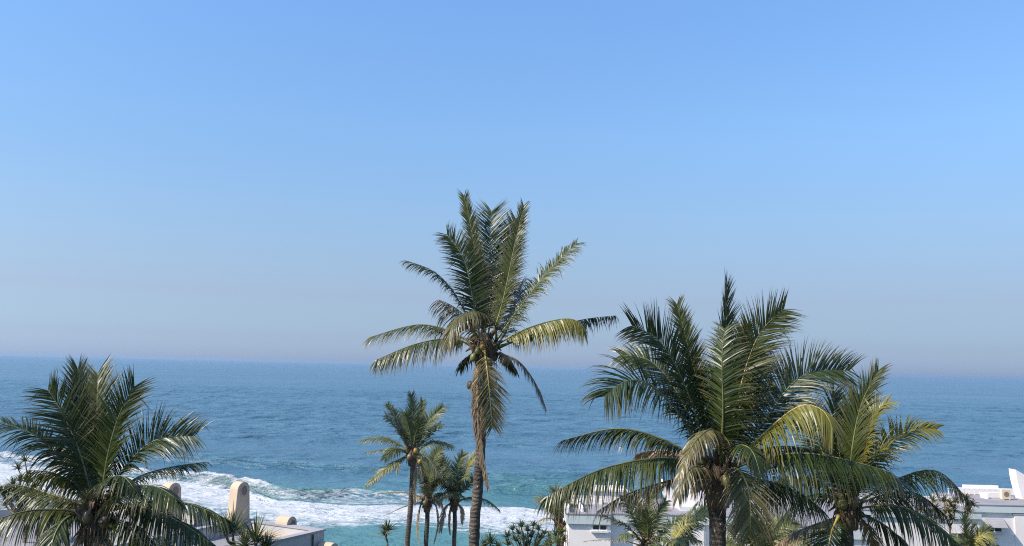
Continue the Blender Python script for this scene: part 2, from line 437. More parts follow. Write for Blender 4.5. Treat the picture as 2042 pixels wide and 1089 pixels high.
    XF, YF = np.meshgrid(np.concatenate([-(grow(20, 12100, 30))[::-1], grow(20, 12100, 30)]), np.concatenate([[ym[-1]], ym[-1] + grow(20, 15000 - ym[-1], 60)]))
    verts, quads, cols, base = [], [], [], 0
    zero = lambda A: np.zeros_like(A)
    for A, B_, C_, f_, t_, s_ in ((X, Y, Z, Fm, teal, sandm), (XM, YM, ZM, zero(XM), 0.06 * np.ones_like(XM), zero(XM)), (XF, YF, zero(XF), zero(XF), 0.06 * np.ones_like(XF), zero(XF))):
        ny, nx = A.shape
        verts.append(np.stack([A, B_, C_], -1).reshape(-1, 3))
        cols.append(np.stack([f_, np.clip(t_, 0, 1.2), np.clip(s_, 0, 1), np.ones_like(A)], -1).reshape(-1, 4))
        I = (np.arange(ny-1)[:, None] * nx + np.arange(nx-1)[None, :]).ravel() + base
        quads.append(np.stack([I, I+1, I+nx+1, I+nx], -1)); base += nx * ny
    verts = np.concatenate(verts).astype(np.float32); quads = np.concatenate(quads).astype(np.int32); cols = np.concatenate(cols).astype(np.float32)
    me = bpy.data.meshes.new('sea')
    me.vertices.add(len(verts)); me.vertices.foreach_set('co', verts.ravel())
    nf = len(quads); me.loops.add(nf * 4); me.polygons.add(nf)
    me.loops.foreach_set('vertex_index', quads.ravel())
    me.polygons.foreach_set('loop_start', np.arange(nf, dtype=np.int32) * 4)
    me.polygons.foreach_set('use_smooth', np.ones(nf, dtype=bool))
    at = me.color_attributes.new('sea', 'FLOAT_COLOR', 'POINT')
    at.data.foreach_set('color', cols.ravel())
    me.update(calc_edges=True); me.validate()
    me.materials.append(sea_mat())
    o = bpy.data.objects.new('sea', me); COL.objects.link(o); tag(o, kind='structure')
sea()

HAZE = 1.05e-4
def haze():
    o = MB().box(-12500, 12500, -400, 15300, -5.5, 32.0)
    mt = bpy.data.materials.new('sea_haze'); mt.use_nodes = True
    n, l = mt.node_tree.nodes, mt.node_tree.links
    n.remove(n['Principled BSDF'])
    v = n.new('ShaderNodeVolumePrincipled'); v.inputs['Color'].default_value = (0.42, 0.60, 0.80, 1)
    v.inputs['Density'].default_value = HAZE; v.inputs['Anisotropy'].default_value = 0.2
    l.new(v.outputs[0], n['Material Output'].inputs['Volume'])
    ob = o.build('haze', mt); tag(ob, kind='stuff')
haze()

# ------------------------------------------------------------------ the flat-roofed house with arched chimneys
def beach_house():
    C = P(647, 1055, 45.0); Z = C.z; C.z = 0
    e2 = G(500, 1089, Z) - G(647, 1055, Z); e2.z = 0; e2.normalize(); e1 = Vector((e2.y, -e2.x, 0))
    def L(a, b, z): return C + e1 * a + e2 * b + Vector((0, 0, z))
    root = empty('beach_house', L(0, 0, 10.0), 'beige flat roofed beach house with raised parapets and arched cream chimneys', 'house')
    def lbox(mb, a0, a1, b0, b1, z0, z1):
        n = len(mb.v)
        for z in (z0, z1):
            for a, b in ((a0, b0), (a1, b0), (a1, b1), (a0, b1)): mb.v.append(tuple(L(a, b, z)))
        mb.f += [(n,n+1,n+2,n+3),(n+7,n+6,n+5,n+4),(n,n+4,n+5,n+1),(n+1,n+5,n+6,n+2),(n+2,n+6,n+7,n+3),(n+3,n+7,n+4,n)]
        return mb
    w = MB(); lbox(w, 0, 18, 0, 14, 9.5, Z - 0.75)
    w.build('wall', M['house_wall'], root)
    pw = MB()
    lbox(pw, 0.0, 0.32, 0.0, 14, Z - 0.749, Z - 0.08); lbox(pw, 0.32, 18, 0, 0.32, Z - 0.749, Z - 0.08)
    lbox(pw, 5.0, 5.32, 0.32, 14, Z - 0.749, Z - 0.08); lbox(pw, 17.68, 18, 0.32, 14, Z - 0.749, Z - 0.08)
    pw.build('parapet', M['parapet_grey'], root)
    cp = MB(); lbox(cp, -0.05, 0.37, -0.05, 14.05, Z - 0.08, Z); lbox(cp, 0.37, 18.05, -0.05, 0.37, Z - 0.08, Z - 0.002)
    lbox(cp, 4.95, 5.37, 0.37, 14.0, Z - 0.08, Z - 0.004)
    cp.build('coping', M['coping'], root)
    rf = MB(); lbox(rf, 0.321, 4.999, 0.321, 13.9, Z - 0.748, Z - 0.62); lbox(rf, 5.321, 17.67, 0.321, 13.9, Z - 0.748, Z - 0.60)
    rf.build('roof', M['roof_coat'], root)
    kb = MB(); lbox(kb, 0.33, 0.55, 0.33, 6.0, Z - 0.60, Z - 0.45); lbox(kb, 0.55, 4.98, 0.33, 0.55, Z - 0.60, Z - 0.42)
    kb.build('roof_upstand', M['cream'], root)
    dp = MB()
    for b in (0.9, 3.9, 5.1):
        dp.tube([L(-0.06, b, Z - 0.12), L(-0.06, b, 10)], 0.045, 6)
    dp.build('drainpipe', M['pipe'], root)
    hp = MB(); hp.tube([L(-0.07, 5.0, Z - 0.5), L(-0.07, 4.9, Z - 0.1), L(0.05, 4.8, Z + 0.10), L(0.5, 4.3, Z + 0.12), L(0.9, 3.9, Z - 0.1)], 0.05, 6)
    hp.tube([L(-0.07, 4.0, Z - 0.4), L(0.0, 3.9, Z + 0.06), L(0.5, 3.3, Z + 0.1), L(0.8, 3.0, Z - 0.2)], 0.045, 6)
    hp.build('roof_pipe', M['pipe'], root)
    bl = MB()
    for a in (8.6,):
        lbox(bl, a, a + 3, 13.9, 14.03, 12.5, 14.5)
    bl.build('window', M['glass'], root)
    def chimney(px, py_top, Y, wb, wt, run, zbase, vent=True):
        top = P(px, py_top, Y)
        ch = top - e1 * 0.0
        r = wt / 2
        prof = []
        H = top.z - zbase
        hw = lambda d: r + (wb / 2 - r) * min(1, max(0, (d - r) / 2.0)) ** 0.9   # half width at depth d under the top
        n = 14
        pts = []
        for d in np.linspace(H, r, 8)[:-1]: pts.append((-hw(d), top.z - d))
        for k in range(n + 1):
            th = math.pi - math.pi * k / n
            pts.append((r * math.cos(th), top.z - r + r * math.sin(th)))
        for d in np.linspace(r, H, 8)[1:]: pts.append((hw(d), top.z - d))
        base = Vector((top.x, top.y, 0))
        p3 = [base + e2 * a + Vector((0, 0, z)) for a, z in pts]
        o = MB().prism(p3, e1 * run).build('chimney', M['cream'], root)
        mod = o.modifiers.new('soft', 'BEVEL'); mod.width = 0.025; mod.segments = 2; mod.limit_method = 'ANGLE'
        rv = r * 0.56; cz = top.z - r * 1.02
        vm = MB()
        ring = [base - e1 * 0.02 + e2 * (rv * math.cos(t)) + Vector((0, 0, cz + rv * 1.12 * math.sin(t))) for t in np.linspace(0, 2 * math.pi, 24, endpoint=False)]
        vm.prism(ring, e1 * 0.06)
        vm.build('vent', M['vent'], o)
        rm = MB(); rm.tube([p - e1 * 0.01 for p in ring] + [ring[0] - e1 * 0.01], 0.025, 6)
        rm.build('vent_rim', M['house_wall'], o)
        return o
    chimney(487, 961, 46.9, 1.15, 0.86, 0.56, 12)
    chimney(350, 962.5, 47.6, 1.10, 0.86, 0.56, 12)
    chimney(583, 1030, 46.1, 0.86, 0.74, 0.80, 12)
    chimney(667, 1083, 44.3, 0.86, 0.74, 0.80, 12)
    return root
beach_house()

# ------------------------------------------------------------------ white flats on the right
def window_part(root, x0, x1, z0, z1, Y, mull=1):
    f = MB(); t = 0.05
    f.box(x0, x1, Y - 0.04, Y - 0.003, z1 - t, z1); f.box(x0, x1, Y - 0.04, Y - 0.003, z0, z0 + t)
    f.box(x0, x0 + t, Y - 0.04, Y - 0.003, z0 + t, z1 - t); f.box(x1 - t, x1, Y - 0.04, Y - 0.003, z0 + t, z1 - t)
    for k in range(mull):
        xm = x0 + (x1 - x0) * (k + 1) / (mull + 1); f.box(xm - t/2, xm + t/2, Y - 0.036, Y - 0.003, z0 + t, z1 - t)
    o = f.build('window', M['trim'], root)
    MB().box(x0 + t, x1 - t, Y - 0.02, Y - 0.004, z0 + t, z1 - t).build('pane', M['glass'], o)
    s = MB().box(x0 - 0.08, x1 + 0.08, Y - 0.16, Y - 0.002, z0 - 0.11, z0 - 0.003).build('sill', M['trim'], o)
    return o
ZR = 17.13
def block(root, x0, x1, y0, y1, zr, fh=0.5, zb=7.0):
    ov = 0.16
    w = MB().box(x0, x1, y0, y1, zb, zr - fh).build('wall', M['white'], root)
    f = MB().box(x0 - ov, x1 + 0.001, y0 - ov, y1, zr - fh + 0.001, zr - 0.06).build('fascia', M['fascia'], root)
    r = MB().box(x0 - ov - 0.03, x1 + 0.002, y0 - ov - 0.03, y1, zr - 0.059, zr).build('roof', M['roof_coat'], root)
    return w
def fin_part(root, name, prof, Y, th, mat):
    pts = [Vector((x, Y, z)) for x, z in prof]
    o = MB().prism(pts, (0, th, 0)).build(name, mat, root)
    return o
def flats_west():
    root = empty('apartment_building', (12, 58, 9), 'white flats with grey fascia and sail shaped roof fins behind the big palm', 'building')
    X = lambda px, Y: P(px, 1030, Y).x
    zA = ZR
    xa, xb = X(1129, 55.5), X(1218, 55.5); sh = xa - 3.39
    block(root, xa + 0.16, xb, 55.5, 63, zA, 0.62)
    block(root, xb + 0.002, X(1555, 55.95), 55.95, 62.5, zA - 0.004, 0.58)
    # parapet walls and roof room of the first block
    pw = MB(); pw.box(xa + 0.02, xa + 0.24, 55.6, 59.4, zA + 0.001, zA + 0.32); pw.box(xa + 0.24, xb - 0.1, 59.2, 59.4, zA + 0.001, zA + 0.32)
    pw.box(xa + 0.96, xa + 1.11, 56.0, 59.2, zA + 0.001, zA + 0.26)
    pw.build('parapet', M['white'], root)
    rr = MB(); rr.box(5.4 + sh, 7.6 + sh, 60.2, 62.4, zA + 0.001, zA + 0.72); rr.box(5.25 + sh, 7.75 + sh, 60.05, 62.45, zA + 0.722, zA + 0.84)
    rr.build('roof_room', M['white'], root)
    ra = MB()
    for k in range(7):
        ra.box(3.9 + sh + k * 0.42, 3.95 + sh + k * 0.42, 59.6, 59.65, zA + 0.001, zA + 0.42)
    ra.box(3.85 + sh, 6.6 + sh, 59.59, 59.66, zA + 0.42, zA + 0.48); ra.box(3.85 + sh, 6.6 + sh, 59.605, 59.645, zA + 0.2, zA + 0.24)
    ra.build('railing', M['trim'], root)
    window_part(root, X(1181, 55.5), X(1211, 55.5), zA - 1.0, zA - 0.64, 55.5)
    window_part(root, X(1309, 55.95), X(1321, 55.95), zA - 1.2, zA - 0.65, 55.95, 0)
    window_part(root, X(1340, 55.95), X(1376, 55.95), zA - 2.2, zA - 1.5, 55.95)
    window_part(root, X(1545, 55.95), X(1590, 55.95), zA - 2.4, zA - 1.2, 55.95)
    dp = MB().tube([(X(1405, 55.8), 55.86, zA - 0.6), (X(1405, 55.8), 55.86, 8)], 0.05, 8).build('drainpipe', M['frame'], root)
    # sail shaped fins
    def sail(px0, px1, Y, th, ztop, zb, lean, name='roof_fin'):
        x0, x1 = X(px0, Y), X(px1, Y); H = ztop - zb
        prof = [(x0 + lean, zb)] + [(x0 + lean * (1 - t) ** 2.2, zb + H * t) for t in np.linspace(0.15, 1, 9)]
        prof += [(x0 + (x1 - x0) * t, zb + H * (1 - t) ** 0.8 * (1 - 0.25 * math.sin(math.pi * t))) for t in np.linspace(0.12, 1, 10)]
        return fin_part(root, name, [(a, b) for a, b in prof], Y, th, M['white'])
    sail(1322, 1402, 58.6, 0.7, zA + 1.75, zA - 0.01, 0.35)
    sail(1380, 1455, 60.2, 0.7, zA + 1.6, zA - 0.01, -0.2)
    sail(1225, 1290, 60.4, 0.7, zA + 1.5, zA - 0.01, 0.35)
    bl = MB().box(11.0, 13.6, 57.2, 58.6, zA + 0.001, zA + 0.28).build('roof_light', M['trim'], root)
    return root
def flats_east():
    root = empty('apartment_building', (27, 60, 9), 'white flats with stepped walls, an awning over a window and rooftop railings', 'building')
    X = lambda px, Y: P(px, 1030, Y).x
    xe, xc = X(1746, 53.0), X(1955, 60.0)
    block(root, X(1575, 53.0), xe, 53.0, 66.0, ZR, 0.7)
    block(root, xe + 0.005, xc, 60.0, 64.6, ZR - 0.004, 0.48)
    block(root, xc + 0.163, 46.0, 61.2, 66.7, ZR + 0.32, 0.52)
    up = MB()
    up.box(26.4, 28.6, 64.2, 64.45, ZR + 0.001, ZR + 0.42); up.box(28.602, 31.6, 64.1, 64.3, ZR + 0.001, ZR + 0.36)
    up.box(24.0, 26.39, 63.9, 64.5, ZR + 0.001, ZR + 0.5)
    up.build('parapet', M['trim'], root)
    zd = ZR + 0.32
    rp = MB()
    rp.box(33.0, 41.0, 66.3, 66.5, zd + 0.001, zd + 0.42); rp.box(33.6, 36.2, 66.52, 66.64, zd + 0.001, zd + 0.62)
    rp.box(33.9, 35.4, 64.6, 64.75, zd + 0.001, zd + 0.34); rp.box(33.9, 34.05, 63.9, 64.598, zd + 0.001, zd + 0.34)
    rp.build('parapet', M['white'], root)
    ra = MB()
    for k in range(12): ra.box(32.2 + k * 0.38, 32.25 + k * 0.38, 65.9, 65.95, zd + 0.001, zd + 0.36)
    ra.box(32.15, 36.5, 65.89, 65.96, zd + 0.36, zd + 0.41)
    ra.build('railing', M['trim'], root)
    # window with slatted awning
    Yw = 61.2; x0, x1 = X(1967, Yw), X(1997, Yw)
    zt = P(1980, 1049, Yw).z; zb = P(1980, 1061, Yw).z
    window_part(root, x0, x1, zb, zt, Yw, 1)
    za = P(1980, 1033, Yw).z
    aw = MB()
    for k in range(6):
        t0 = k / 6; t1 = (k + 0.93) / 6
        ya, yb = Yw - 0.03 - 0.62 * t0, Yw - 0.03 - 0.62 * t1
        z0, z1 = za + (zt - za) * t0, za + (zt - za) * t1
        aw.prism([(x0 - 0.06, ya, z0), (x0 - 0.06, yb, z1), (x0 - 0.06, yb, z1 - 0.03), (x0 - 0.06, ya, z0 - 0.03)], (x1 - x0 + 0.12, 0, 0))
    for xx in (x0 - 0.09, x1 + 0.065): aw.prism([(xx, Yw - 0.03, za), (xx, Yw - 0.66, zt), (xx, Yw - 0.66, zt - 0.04), (xx, Yw - 0.03, za - 0.05)], (0.024, 0, 0))
    aw.build('awning', M['coping'], root)
    # raised panel at the right end
    xp = X(2022, Yw)
    MB().box(xp, 46.0, Yw - 0.10, Yw - 0.004, 8, zd - 0.66).build('wall_panel', M['white'], root)
    MB().box(xp - 0.12, 46.0, Yw - 0.13, Yw - 0.003, zd - 0.656, zd - 0.56).build('wall_trim', M['frame'], root)
    # sail fin
    Y = 64.0; xl = X(2029, Y)
    zt2 = 19.5; H = zt2 - zd
    prof = [(xl + 0.42, zd + 0.002)] + [(xl + 0.42 * (1 - t) ** 1.6, zd + H * t) for t in np.linspace(0.12, 1, 10)]
    prof += [(xl + 5.0 * t, zd + 0.002 + H * (1 - t) ** 1.35) for t in np.linspace(0.1, 1, 12)]
    fin_part(root, 'roof_fin', prof, Y, 0.9, M['white'])
    window_part(root, X(1890, 60), X(1925, 60), ZR - 2.6, ZR - 1.4, 60.0, 1)
    return root
flats_west(); flats_east()
def ac_unit():
    p = Vector((34.75, 63.4, ZR + 0.325))
    r = empty('air_conditioner', p, 'cream air conditioner unit on the flat roof beside the tall white fin', 'air conditioner')
    a = MB().box(p.x, p.x + 0.6, p.y, p.y + 0.32, p.z + 0.06, p.z + 0.72)
    a.box(p.x + 0.05, p.x + 0.13, p.y, p.y + 0.32, p.z, p.z + 0.059); a.box(p.x + 0.48, p.x + 0.56, p.y, p.y + 0.32, p.z, p.z + 0.059)
    o = a.build('casing', M['ac'], r)
    g = MB(); c = Vector((p.x + 0.3, p.y - 0.012, p.z + 0.40))
    ring = [c + Vector((0.18 * math.cos(t), 0, 0.18 * math.sin(t))) for t in np.linspace(0, 2 * math.pi, 20, endpoint=False)]
    g.prism(ring, (0, 0.02, 0)); g.build('fan_grille', M['vent'], r)
    k = MB().tube([(p.x + 0.6, p.y + 0.15, p.z + 0.3), (p.x + 0.95, p.y + 0.2, p.z + 0.28), (p.x + 1.0, p.y + 0.25, p.z + 0.0)], 0.03, 6)
    k.build('coolant_pipe', M['pot'], r)
ac_unit()

# ------------------------------------------------------------------ coconut palms
def resample(ctrl, n):
    c = [Vector(p) for p in ctrl]
    c = [c[0] * 2 - c[1]] + c + [c[-1] * 2 - c[-2]]
    dense = []
    for i in range(1, len(c) - 2):
        for k in range(24):
            t = k / 24
            a, b, d, e = c[i-1], c[i], c[i+1], c[i+2]
            dense.append(0.5 * ((2*b) + (d - a) * t + (2*a - 5*b + 4*d - e) * t*t + (3*b - a - 3*d + e) * t**3))
    dense.append(c[-2])
    L = [0]
    for i in range(1, len(dense)): L.append(L[-1] + (dense[i] - dense[i-1]).length)
    out = []; j = 0
    for k in range(n):
        s = L[-1] * k / (n - 1)
        while j < len(L) - 2 and L[j+1] < s: j += 1
        f = (s - L[j]) / max(1e-9, L[j+1] - L[j]); out.append(dense[j].lerp(dense[j+1], min(1, f)))
    return out, L[-1]
ZUP = Vector((0, 0, 1))
def frond(parent, ctrl, rng, ll=0.9, tw=0, droop=0.6, dry=0.0, yel=0.06, dens=26, v=18, ang=(68, 28), start=0.14,
          rag=0.08, wid=0.042, rib=None, leaf=None, tipdry=0.35, label=None, radial=None, ribr=0.02):
    """one feather leaf: a midrib with two rows of folded hanging leaflets"""
    NS = 41
    pts, length = resample(ctrl, 61)
    pts, length = resample(pts[:58:3], NS)          # the rachis ends short of the leaflet tips
    hd = (pts[-1] - pts[0]); hd.z = 0
    if radial is not None: hd = Vector(radial)
    if hd.length < 0.15 * length: hd = Vector((0.15, 1, 0))
    hd.normalize()
    side0 = hd.cross(ZUP).normalized()
    sgn = -1 if hd.x > 0 else 1
    nl = max(12, int(length * (1 - start) * dens * 1.85))
    V = []; Fc = []; Cc = []
    K = 5
    wp = (0.55, 1.0, 0.92, 0.66, 0.34, 0.03)
    ph = rng.uniform(0, 100)
    for side in (-1, 1):
        for i in range(nl):
            s = start + (1 - start) * (i + rng.random() * 0.5) / nl
            if rng.random() < rag: continue
            fi = s * (NS - 1); k0 = min(NS - 2, int(fi)); ff = fi - k0
            p = pts[k0].lerp(pts[k0 + 1], ff)
            t = (pts[min(NS-1, k0 + 2)] - pts[max(0, k0 - 1)]).normalized()
            sd = side0 - t * side0.dot(t); sd.normalize(); nn = sd.cross(t)
            tau = math.radians(tw) * sgn * (0.35 + 0.65 * s)
            s2 = sd * math.cos(tau) + nn * math.sin(tau); n2 = nn * math.cos(tau) - sd * math.sin(tau)
            u = (s - start) / (1 - start)
            prof = min(1.0, 0.5 + 2.2 * u) * (1 - 0.46 * max(0, (u - 0.45) / 0.55) ** 2.0)
            L = ll * prof * rng.uniform(0.82, 1.08)
            if rng.random() < rag * 2: L *= rng.uniform(0.35, 0.8)
            a = math.radians(ang[0] + (ang[1] + 7 - ang[0]) * u + rng.gauss(0, 4) + 8 * mnoise.noise((s * 14, side * 3.1, ph)))
            va = math.radians(v + rng.gauss(0, 7))
            d = s2 * (side * math.cos(va)) + n2 * math.sin(va)
            d = t * math.cos(a) + d * math.sin(a)
            d.normalize()
            g0 = max(0.0, droop - 0.45) * 0.75
            d = (d - ZUP * g0).normalized()
            roll = math.radians(rng.gauss(0, 13))
            g = droop * rng.uniform(0.7, 1.35) * (1 + 0.5 * mnoise.noise((s * 11, side * 5.7 + 20, ph)))
            r = rng.random(); wv = wid * rng.uniform(0.8, 1.15) * (0.65 + 0.35 * prof)
            b0 = len(V); q = p.copy(); dd = d
            snap = rng.choice((1, 2, 3)) if rng.random() < 0.07 else -1      # some blades are broken and hang
            for k in range(K + 1):
                nr = n2 - dd * n2.dot(dd)
                if nr.length < 1e-3: nr = s2 - dd * s2.dot(dd)
                nr.normalize(); w = dd.cross(nr)
                w = w * math.cos(roll) + nr * math.sin(roll)
                hw = wv * wp[k] * 0.5
                V.append(tuple(q - w * hw)); V.append(tuple(q + w * hw))
                uu = k / K
                dr = min(1, max(0, dry + (rng.random() * 0.03) + tipdry * max(0, uu - 0.55) / 0.45 * (0.3 + r) + 0.25 * tipdry * max(0, u - 0.75) * 4 * uu))
                cc = (r, dr, yel * (0.6 + 0.8 * r), 1)
                Cc += [cc, cc]
                if k < K:
                    q = q + dd * (L / K)
                    dd = (dd - ZUP * (g * 0.42 * (0.35 + uu) + (1.3 if k == snap else 0))).normalized()
            for k in range(K):
                Fc.append((b0 + 2*k, b0 + 2*k + 1, b0 + 2*k + 3, b0 + 2*k + 2))
    o = mesh_obj('frond', V, Fc, M[leaf or 'palm_leaf'], parent, False, Cc)
    if label: o['label'] = label
    rr = [ribr * (1.5 * (1 - k / 20) + 0.14 + (1.6 if k < 1 else 0.7 if k < 2 else 0)) for k in range(21)]
    MB().tube(pts[::2], rr, 6).build('midrib', rib or M['rib_green'], o, True)
    return o

def trunk(parent, path, r0, r1, seed=1, bk='bark'):
    pts, L = resample(path, max(30, int((Vector(path[0]) - Vector(path[-1])).length * 9)))
    rng = random.Random(seed); rad = []
    n = len(pts)
    for i in range(n):
        t = i / (n - 1)
        r = r0 + (r1 - r0) * t
        r *= 1 + 0.035 * math.sin(i * 2.1) + rng.uniform(-0.03, 0.03)
        rad.append(r)
    return MB().tube(pts, rad, 16).build('trunk', M[bk], parent, True)
def sheath(parent, c, r, h, rng, n=16):
    """torn brown fibre and old leaf bases wrapped round the crown base"""
    mb = MB(); c = Vector(c)
    for i in range(n):
        th = rng.uniform(0, 6.283); z = rng.uniform(-h * 0.6, h * 0.35)
        out = Vector((math.cos(th), math.sin(th), 0))
        p0 = c + out * (r * 0.45) + ZUP * z
        p1 = p0 + out * (r * 0.7) + ZUP * (h * rng.uniform(0.1, 0.35))
        p2 = p1 + out * (r * rng.uniform(0.2, 0.9)) + ZUP * (h * rng.uniform(-0.3, 0.45))
        mb.tube([p0, p1, p2], [r * 0.26, r * 0.20, r * 0.06], 6)
    for i in range(n * 3):
        th = rng.uniform(0, 6.283); out = Vector((math.cos(th), math.sin(th), 0))
        p0 = c + out * r * 0.7 + ZUP * rng.uniform(-h * 0.3, h * 0.4)
        p1 = p0 + out * r * rng.uniform(0.2, 0.6) - ZUP * h * rng.uniform(0.1, 0.4)
        p2 = p1 - ZUP * h * rng.uniform(0.2, 0.6) + out * rng.uniform(-0.05, 0.1)
        mb.tube([p0, p1, p2], [0.02, 0.016, 0.006], 4)
    mb.tube([c - ZUP * h * 0.9, c - ZUP * h * 0.4, c, c + ZUP * h * 0.5], [r * 0.75, r * 0.95, r * 0.8, r * 0.35], 12)
    return mb.build('leaf_sheath', M['fibre'], parent, True)

DEF = {}
def palm(name, label, Y, base_px, trunk_px, tr, fronds, nuts=(), seed=1, sh=(0.3, 0.8), ll=0.9, dens=26, group='coconut palms between the houses and the sea', wid=0.042, ribr=0.02, sheath_n=16, foot=None, leaf=None, bk='bark'):
    rng = random.Random(seed)
    tp = [P(a, b, Y + (c[0] if c else 0)) for a, b, *c in trunk_px]
    bot = tp[-1].copy(); low = tp[-1] + (tp[-1] - tp[-2]).normalized() * 1.0
    gz = np.interp(bot.y, [0, 40, 60, 75, 92], [13, 11.6, 9.0, 6.6, 3.2]) - 0.4
    if foot is None: foot = (bot.x + (low.x - bot.x) * 0.6, bot.y + 0.1)
    end = Vector((foot[0], foot[1], gz))
    root = empty(name, end + Vector((0, 0, 0.4)), label, 'palm tree', group)
    path = tp + [end] if end.z < tp[-1].z - 0.5 else tp
    trunk(root, path, tr[0], tr[1], seed, bk)
    sheath(root, P(base_px[0], base_px[1], Y), sh[0], sh[1], rng, sheath_n)
    for fr in fronds:
        pts, dz, kw = fr[0], fr[1], dict(fr[2]) if len(fr) > 2 else {}
        n = len(pts); ctrl = []
        for i, (a, b) in enumerate(pts):
            u = i / (n - 1)
            d = dz[i] if isinstance(dz, (list, tuple)) else dz * u ** 1.15
            ctrl.append(P(a, b, Y + d))
        l2 = ll * kw.pop('lf', 1.0)
        args = dict(ll=l2, dens=dens, wid=wid * 0.76, ribr=ribr, leaf=leaf); args.update(kw)
        frond(root, ctrl, rng, **args)
    for (a, b, r, mat, dy) in nuts:
        MB().ball(P(a, b, Y + dy), r, 1.25, 10, 8, (rng.uniform(-.3, .3), rng.uniform(-.3, .3), 1), 0.05).build('coconut', M[mat], root, True)
    return root

Yw = dict(rib=M['rib_yellow'])
DRY = dict(dry=0.85, yel=0.18, rib=M['rib_dry'], tipdry=0.2, label='dry brown frond')
# tall palm in the middle
palm('coconut_palm', 'tallest coconut palm, its crown against the sky and one frond hanging down the trunk', 27.0, (966, 690),
     [(966, 700), (962, 800), (958, 900), (951, 1000), (945, 1089)], (0.135, 0.2), [
    ([(962, 690), (958, 600), (944, 480), (922, 376)], 1.2, dict(tw=35, droop=0.15, ang=(50, 20), yel=0.30, lf=0.6)),
    ([(966, 690), (972, 600), (976, 500), (981, 408)], 1.6, dict(droop=0.1, ang=(74, 32), v=8, radial=(0.1, 1, 0), lf=1.25)),
    ([(968, 690), (988, 600), (1010, 500), (1030, 425)], 2.0, dict(droop=0.15, ang=(72, 28), v=10, radial=(0.25, 1, 0), tw=20, lf=0.9)),
    ([(975, 690), (1003, 600), (1026, 490), (1048, 397)], 0.8, dict(tw=50, droop=0.2, ang=(52, 22), yel=0.24, lf=0.62)),
    ([(960, 690), (945, 610), (926, 520), (884, 458)], 0.6, dict(tw=70, droop=0.3, lf=0.85, tipdry=0.5, ang=(76, 36))),
    ([(956, 690), (918, 605), (870, 545), (798, 515)], -0.4, dict(tw=15, droop=1.0, lf=0.7, rag=0.1)),
    ([(982, 690), (1030, 622), (1090, 545), (1160, 475)], 0.5, dict(tw=35, droop=0.8, lf=0.75, yel=0.27, rag=0.08)),
    ([(990, 690), (1010, 660), (1025, 620), (1040, 560)], 1.2, dict(tw=-30, droop=0.9, lf=0.8)),
    ([(962, 690), (935, 640), (905, 612), (868, 594)], [0, -0.6, -1.2, -1.6], dict(tw=-10, droop=1.5, lf=0.9, dry=0.35, rag=0.15, tipdry=0.7)),
    ([(990, 680), (985, 645), (945, 620), (905, 645), (892, 700)], [0, -0.5, -1.3, -2.0, -2.3], dict(droop=1.2, lf=0.8, yel=0.24, dry=0.15, radial=(-0.7, -1, 0), tipdry=0.6)),
    ([(950, 692), (900, 662), (830, 648), (725, 676)], 0.6, dict(tw=20, droop=1.1, lf=0.85, yel=0.27, tipdry=0.8)),
    ([(950, 697), (905, 676), (830, 686), (740, 722)], -0.7, dict(tw=35, droop=1.7, lf=0.95, yel=0.18, tipdry=0.55)),
    ([(985, 690), (1050, 656), (1115, 637), (1150, 640), (1168, 668)], -0.6, dict(tw=45, droop=1.7, lf=0.95, yel=0.85, tipdry=0.7)),
    ([(995, 692), (1080, 662), (1160, 638), (1240, 628)], 1.5, dict(tw=0, droop=2.2, lf=0.7, rag=0.35, dry=0.1)),
    ([(966, 700), (972, 740), (978, 800), (982, 862)], [-0.3, -0.75, -0.7, -0.55], dict(droop=0.3, lf=0.85, yel=0.3, dry=0.32, rib=M['rib_yellow'], radial=(0.05, -1, 0), v=-8, ang=(52, 24), tipdry=0.7, start=0.08)),
    ([(995, 704), (1035, 722), (1068, 765), (1090, 818)], -0.2, dict(DRY, dry=0.6, lf=0.5, droop=1.4, tw=15)),
    ([(952, 735), (953, 800), (955, 870), (977, 985)], [-0.25, -0.32, -0.34, -0.5], dict(DRY, lf=0.35, droop=1.8, radial=(0.1, -1, 0))),
    ([(952, 700), (948, 760), (950, 840), (960, 900)], [-0.2, -0.3, -0.33, -0.3], dict(DRY, lf=0.4, droop=1.8, radial=(-0.2, -1, 0))),
    ([(950, 700), (930, 715), (915, 740)], 0.8, dict(lf=0.45, droop=1.2)),
    ([(985, 700), (1010, 715), (1032, 745)], 1.2, dict(lf=0.45, droop=1.3)),
    ], nuts=[(944, 713, 0.105, 'nut_green', -0.35), (953, 700, 0.09, 'nut_green', -0.45), (1008, 719, 0.14, 'nut_brown', -0.3), (937, 768, 0.10, 'nut_brown', -0.2), (962, 690, 0.09, 'nut_orange', -0.5), (985, 712, 0.12, 'nut_brown', 0.2)],
    seed=11, sh=(0.32, 0.8), ll=1.05)

